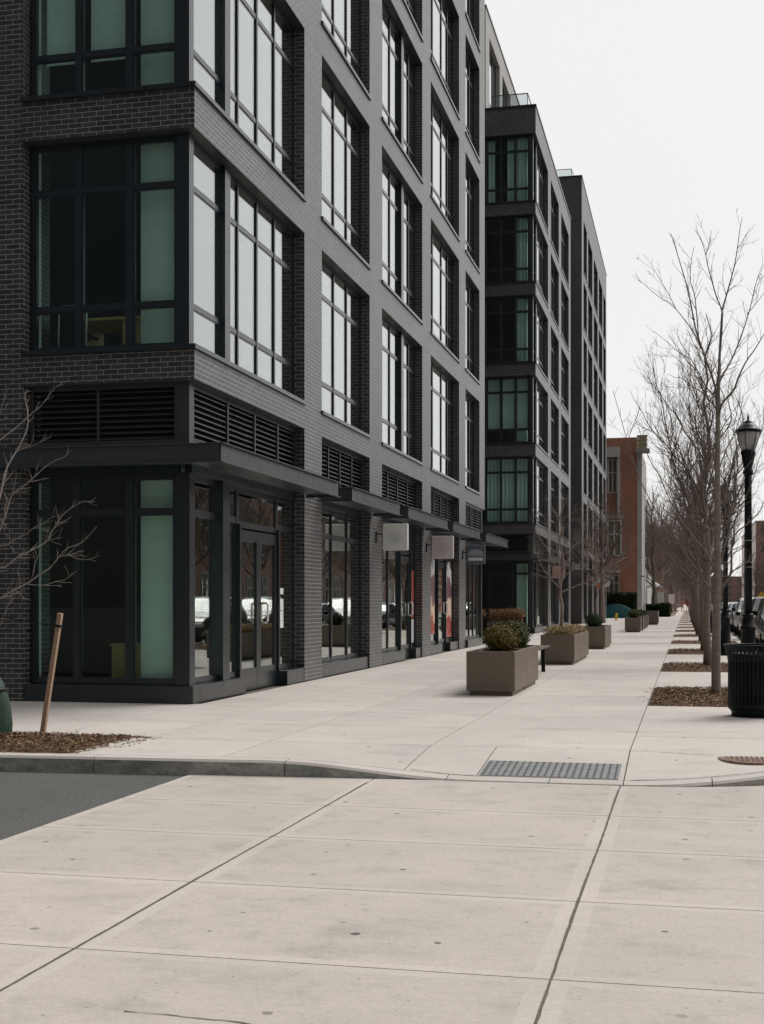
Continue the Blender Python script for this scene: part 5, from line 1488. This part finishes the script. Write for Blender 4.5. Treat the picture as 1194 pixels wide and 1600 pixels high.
# ================================================================== CARS
def make_car(x, y, paint, label, kind='suv'):
    t = thing('parked_car', (x, y, ZR), label, 'car', 'cars parked along the kerb')
    Ht = 1.66 if kind == 'suv' else 1.45; belt = 1.05 if kind == 'suv' else .92; L = 2.35
    # station tables along y (front is -y)
    def hood(yy):
        pts = [(-2.35, .62), (-2.25, .80), (-1.9, belt-.10), (-1.15, belt+.02), (2.2, belt+.06), (2.33, .85), (2.35, .6)]
        for (a, b), (c_, d) in zip(pts[:-1], pts[1:]):
            if a <= yy <= c_: return b+(d-b)*(yy-a)/(c_-a)
        return .6
    def roof(yy):
        pts = [(-1.15, belt+.02), (-.35, Ht-.07), (.1, Ht), (1.0, Ht), (1.6, Ht-.05), (2.25, belt+.06)] if kind == 'suv' else [(-1.1, belt+.02), (-.25, Ht-.05), (.3, Ht), (.9, Ht-.03), (1.9, belt+.10), (2.2, belt+.06)]
        if yy < pts[0][0] or yy > pts[-1][0]: return None
        for (a, b), (c_, d) in zip(pts[:-1], pts[1:]):
            if a <= yy <= c_: return b+(d-b)*(yy-a)/(c_-a)
    def wid(yy):
        u = abs(yy)/2.35; return .93*(1-.16*u**5)
    def ring(yy, off=0):
        w_ = wid(yy); h = hood(yy); r = roof(yy)
        P = [(w_*.90, .28), (w_*.985, .40), (w_, .62), (w_*.985, h-.12), (w_*.93, h)]
        if r is not None and r > h+.02:
            k_ = (r-h)
            P += [(w_*.93-.06*k_, h+k_*.15), (w_*.90-.20*k_, h+k_*.85), (w_*.80-.18*k_, r-.01), (0, r+.02)]
        else: P += [(w_*.90, h+.004), (w_*.8, h+.01), (w_*.55, h+.02), (0, h+.03)]
        return P
    ys = [-2.35, -2.32, -2.25, -2.1, -1.9, -1.6, -1.3, -1.15, -.95, -.75, -.55, -.35, -.1, .1, .5, 1.0, 1.3, 1.6, 1.8, 1.95, 2.1, 2.25, 2.32, 2.35]
    mb = MB(); mb.smooth = True; R0 = [ring(v) for v in ys]; m = len(R0[0])
    for sgn in (-1, 1):
        b = len(mb.v)
        for yy, P in zip(ys, R0):
            for (px, pz) in P: mb.v.append((x+sgn*px, y+yy, ZR+pz))
        for i in range(len(ys)-1):
            for j in range(m-1):
                o = b+i*m+j; f = (o, o+1, o+m+1, o+m); mb.face(f if sgn < 0 else f[::-1])
        for e in (0, len(ys)-1): mb.add([(x+sgn*p_[0], y+ys[e], ZR+p_[1]) for p_ in R0[e]]+[(x, y+ys[e], ZR+.28)], [tuple(range(m+1))])
    mb.box(x-.8, x+.8, y-2.2, y+2.2, ZR+.24, ZR+.3)
    body = mb.build('body', paint, t)
    # glass: side windows, windscreen, rear
    def patch(y_a, y_b, j0, j1, n=6, off=.008, both=True, name='window', sx=(-1, 1)):
        for sgn in sx:
            g_ = MB(); g_.smooth = True; Q = []
            for i in range(n+1):
                yy = y_a+(y_b-y_a)*i/n; P = ring(yy)
                for j in (j0, j1):
                    px, pz = P[int(j)] if j == int(j) else tuple((1-(j-int(j)))*a+(j-int(j))*b for a, b in zip(P[int(j)], P[int(j)+1]))
                    Q.append((x+sgn*(px+off), y+yy, ZR+pz+off*.4))
            g_.add(Q, [(2*i, 2*i+1, 2*i+3, 2*i+2) for i in range(n)]); g_.build(name, M['carglass'], t)
    patch(-.62, .30, 5, 6.1); patch(.40, 1.35, 5, 6.1)
    for (ya, yb, nm) in ((-1.05, -.42, 1), (2.12 if kind == 'suv' else 2.0, 1.68, 2)):
        g_ = MB(); g_.smooth = True
        for sgn in (-1, 1):
            Q = []
            for i in range(5):
                yy = ya+(yb-ya)*i/4; P = ring(yy); Q += [(x, y+yy-(.012 if nm == 1 else -.012), ZR+P[8][1]+.012), (x+sgn*(P[7][0]), y+yy-(.012 if nm == 1 else -.012), ZR+P[7][1]+.012)]
            g_.add(Q, [(2*i, 2*i+1, 2*i+3, 2*i+2) for i in range(4)])
        g_.build('windscreen' if nm == 1 else 'rear_window', M['carglass'], t)
    for sx in (-1, 1):
        for yy in (-1.45, 1.42):
            w_ = MB(); w_.smooth = True; cx_, cy_, cz_ = x+sx*.80, y+yy, ZR+.34
            k = 24; Pf = [(.20, -.10), (.30, -.115), (.34, -.09), (.34, .09), (.30, .115), (.20, .10)]
            b = len(w_.v)
            for r_, xo in Pf:
                for i in range(k): a = 2*math.pi*i/k; w_.v.append((cx_+xo, cy_+r_*math.cos(a), cz_+r_*math.sin(a)))
            for q_ in range(len(Pf)-1):
                for i in range(k): w_.face((b+q_*k+i, b+q_*k+(i+1) % k, b+(q_+1)*k+(i+1) % k, b+(q_+1)*k+i))
            wh = w_.build('wheel', M['tyre'], t)
            r2 = MB()
            for i in range(10):
                a = 2*math.pi*i/10; a2 = a+.25
                r2.add([(cx_+sx*.10, cy_+.04*math.cos(a), cz_+.04*math.sin(a)), (cx_+sx*.10, cy_+.205*math.cos(a), cz_+.205*math.sin(a)), (cx_+sx*.10, cy_+.205*math.cos(a2), cz_+.205*math.sin(a2)), (cx_+sx*.10, cy_+.04*math.cos(a2), cz_+.04*math.sin(a2))], [(0, 1, 2, 3)])
            r2.build('rim', M['chrome'], wh)
        hl = MB(); hl.box(x+sx*.52, x+sx*.84, y-2.345, y-2.2, ZR+.66, ZR+.79); hl.build('headlight', M['frost'], t, bevel=.03)
        mi = MB(); mi.box(x+sx*.93, x+sx*1.10, y-.78, y-.66, ZR+belt+.02, ZR+belt+.17); mi.build('mirror', M['black'], t, bevel=.03)
    gr = MB(); gr.box(x-.45, x+.45, y-2.37, y-2.3, ZR+.52, ZR+.74); gr.box(x-.7, x+.7, y-2.37, y-2.3, ZR+.32, ZR+.42); gr.build('grille', M['black'], t)
    return t
make_car(3.02, 42.0, PAINT['black'], 'black car parked at the right edge, nearest of the parked cars')
make_car(3.05, 48.2, PAINT['charcoal'], 'charcoal car parked second behind the lamp post')
make_car(3.00, 54.5, PAINT['silver'], 'silver car parked third beyond the lamp post', 'sedan')
make_car(3.05, 61.0, PAINT['white'], 'white car parked fourth in the parking lane')
for y, pn, nm in ((67.5, 'blue', 'dark blue'), (74, 'silver', 'silver grey'), (80.5, 'white', 'far white'), (93, 'black', 'far black')):
    make_car(3.05, y, PAINT[pn], nm+' car far down the parking lane, behind the tree trunks', 'sedan')
# road sign
t = thing('warning_sign', (10.2, 190, ZR), 'yellow diamond warning sign on a post at the right edge', 'road sign')
mb = MB(); mb.prism([(0, -.62), (.62, 0), (0, .62), (-.62, 0)], lambda p: (10.2+p[0], 190, 2.15+p[1]), lambda p: (10.2+p[0], 190.03, 2.15+p[1])); mb.build('plate', M['yellow'], t)
mb = MB(); mb.box(10.17, 10.23, 190.04, 190.1, ZR, 2.7); mb.build('post', M['greypanel'], t)

# ================================================================== far left bits
def hedge(x0, x1, y0, y1, z1, n, label, seed):
    rnd = random.Random(seed); t = thing('hedge', ((x0+x1)/2, y0, 0), label, 'hedge')
    mb = MB()
    for _ in range(n):
        f = rnd.random()
        if f < .55: p = Vector((rnd.uniform(x0, x1), y0+rnd.uniform(-.08, .08), rnd.uniform(0, z1)))
        elif f < .8: p = Vector((rnd.uniform(x0, x1), rnd.uniform(y0, y1), z1+rnd.uniform(-.1, .08)))
        else: p = Vector((x1+rnd.uniform(-.08, .08), rnd.uniform(y0, y1), rnd.uniform(0, z1)))
        a = Vector((rnd.gauss(0, 1), rnd.gauss(0, 1), rnd.gauss(0, 1))).normalized()*.085; b = a.cross(Vector((.3, .2, 1))).normalized()*.06
        mb.add([p-a, p+b, p+a, p-b], [(0, 1, 2, 3)])
    mb.build('foliage', M['hedge'], t)
    mb = MB(); mb.box(x0+.12, x1-.12, y0+.12, y1-.12, 0, z1-.12); mb.build('branches', M['soil'], t)
hedge(-8.6, -4.2, 112.5, 114, 2.05, 3500, 'tall clipped hedge in front of the red brick building', 1)
hedge(-4.1, -2.0, 122, 128, 1.05, 2500, 'low clipped hedge right of the red brick building', 2)
hedge(-2.3, -1.5, 118, 124, 1.15, 1500, 'rounded dark hedge beside the low one', 3)
t = thing('tarpaulin_cover', (-6, 108.5, 0), 'teal curved cover standing before the tall hedge', 'cover')
mb = MB(); mb.smooth = True; b = len(mb.v); nn = 14
for i in range(nn+1):
    u = i/nn; z = 1.15*math.sin(math.pi*(0.12+.80*u))**.5
    for yy in (108.5, 109.2): mb.v.append((-6.9+2.6*u, yy, z))
    mb.v.append((-6.9+2.6*u, 108.45, 0))
for i in range(nn): o = b+3*i; mb.face((o, o+3, o+4, o+1)); mb.face((o+2, o+5, o+3, o))
mb.build('cover', M['teal'], t)
t = thing('fire_hydrant', (-4.95, 96, 0), 'yellow fire hydrant beside the teal cover', 'hydrant')
mb = MB(); mb.smooth = True; mb.lathe([(.11, 0), (.11, .04), (.075, .05), (.075, .36), (.10, .38), (.09, .44), (.045, .50), (.02, .54)], (-4.95, 96, 0), 14); mb.build('barrel', M['yellow'], t)
mb = MB(); mb.box(-5.07, -4.83, 95.95, 96.05, .25, .33); mb.build('nozzle', M['yellow'], t)
t = thing('light_pole', (-5.2, 84.9, 0), 'thin pale pole by the thick tree trunk', 'pole')
mb = MB(); mb.smooth = True; mb.tube([(-5.2, 84.9, 0), (-5.2, 84.9, 3.0)], [.06, .05], 10); mb.build('shaft', M['white'], t)
mb = MB(); mb.box(-5.75, -5.1, 84.8, 84.95, 3.0, 3.1); mb.build('arm', M['greypanel'], t)
t = thing('small_sign', (-5.4, 84.8, 2.35), 'small orange sign on the pale pole', 'sign')
mb = MB(); mb.box(-5.6, -5.27, 84.78, 84.84, 2.15, 2.55); mb.build('panel', M['orange'], t)
mb = MB(); mb.box(-5.27, -5.21, 84.79, 84.83, 2.3, 2.34); mb.build('bracket', M['greypanel'], t)
t = thing('light_pole', (-3.05, 100, 0), 'thin white pole in front of the low hedge', 'pole')
mb = MB(); mb.smooth = True; mb.tube([(-3.05, 100, 0), (-3.05, 100, 3.2)], [.05, .04], 8); mb.build('shaft', M['white'], t)
mb = MB(); mb.box(-3.4, -3.0, 99.95, 100.05, 3.2, 3.3); mb.build('head', M['greypanel'], t)
t = thing('patio_umbrella', (-3.0, 131, 0), 'white open patio umbrella beyond the low hedge', 'umbrella')
mb = MB(); mb.smooth = True; ux, uy = -3.15, 131
for i in range(8):
    a, b_ = 2*math.pi*i/8, 2*math.pi*(i+1)/8
    mb.add([(ux, uy, 3.35), (ux+.8*math.cos(a), uy+.8*math.sin(a), 2.85), (ux+.8*math.cos(b_), uy+.8*math.sin(b_), 2.85), (ux+.8*math.cos(b_), uy+.8*math.sin(b_), 2.72), (ux+.8*math.cos(a), uy+.8*math.sin(a), 2.72)], [(0, 1, 2), (1, 4, 3, 2)])
mb.build('canopy', M['white'], t)
mb = MB(); mb.tube([(ux, uy, 0), (ux, uy, 3.3)], .04, 8); mb.build('pole', M['barkdark'], t)
for k_, (x, y, z0, z1_, nm) in enumerate(((-2.45, 130, 1.2, 2.25, 'larger white board on posts beyond the low hedge'), (-1.6, 146, 1.1, 2.15, 'smaller white board on posts farther down the left side'))):
    t = thing('notice_board', (x, y, 0), nm, 'notice board')
    mb = MB(); mb.box(x-.32, x+.32, y, y+.05, z0, z1_); mb.build('panel', M['white'], t)
    mb = MB()
    for dx in (-.33, .28): mb.box(x+dx, x+dx+.05, y+.051, y+.1, 0, z1_)
    mb.build('post', M['greypanel'], t)
mb = MB(); mb.box(-3.9, -1.15, 128, 215, -.03, .02); tag(mb.build('lawn', M['lawn']), kind='structure')

# people far away
def person(x, y, coat, label, h=1.7, ph=0.0):
    t = thing('person', (x, y, 0), label, 'person')
    me = bpy.data.meshes.new('body'); s_ = h/1.7
    V = [(0, 0, .95), (0, 0, 1.18), (0, 0, 1.42), (0, 0, 1.50), (0, -.01, 1.62), (0, 0, 1.70), (.10, 0, .90), (.11, .10, .50), (.11, -.02, .07), (.11, -.14, .03), (-.10, 0, .90), (-.11, -.12, .50), (-.11, .10, .08), (-.11, -.02, .03),
         (.19, 0, 1.38), (.24, .06, 1.12), (.25, -.04, .88), (-.19, 0, 1.38), (-.24, -.05, 1.12), (-.25, -.14, .90), (.25, -.07, .80), (-.25, -.19, .82)]
    E = [(0, 1), (1, 2), (2, 3), (3, 4), (4, 5), (0, 6), (6, 7), (7, 8), (8, 9), (0, 10), (10, 11), (11, 12), (12, 13), (2, 14), (14, 15), (15, 16), (2, 17), (17, 18), (18, 19), (16, 20), (19, 21)]
    rad = [.15, .14, .15, .06, .095, .07, .10, .065, .045, .035, .10, .065, .045, .035, .07, .05, .035, .07, .05, .035, .03, .03]
    me.from_pydata([Vector(v)*s_ for v in V], E, []); me.materials.append(coat); me.materials.append(M['denim'])
    o = bpy.data.objects.new('body', me); C.objects.link(o); o.parent = t
    md = o.modifiers.new('skin', 'SKIN'); sv = me.skin_vertices[0].data
    for i, r_ in enumerate(rad): sv[i].radius = (r_*s_, r_*s_*.85); sv[i].use_root = (i == 0)
    o.modifiers.new('sub', 'SUBSURF').levels = 1
    mb = MB(); mb.smooth = True; mb.lathe([(.02, 1.52), (.095, 1.56), (.105, 1.66), (.07, 1.73), (.01, 1.75)], (x, y+.03, 0), 12); mb.build('hair', M['barkdark'], t)
    mb = MB(); mb.smooth = True
    mb.lathe([(.15, .93), (.17, .80), (.15, .62)], (x, y, 0), 12); mb.build('coat_skirt', coat, t)
    return t
person(-.55, 172, M['pink'], 'distant person in a pink coat walking on the sidewalk')
person(.15, 205, M['redcoat'], 'distant person in a red coat near the end of the sidewalk')
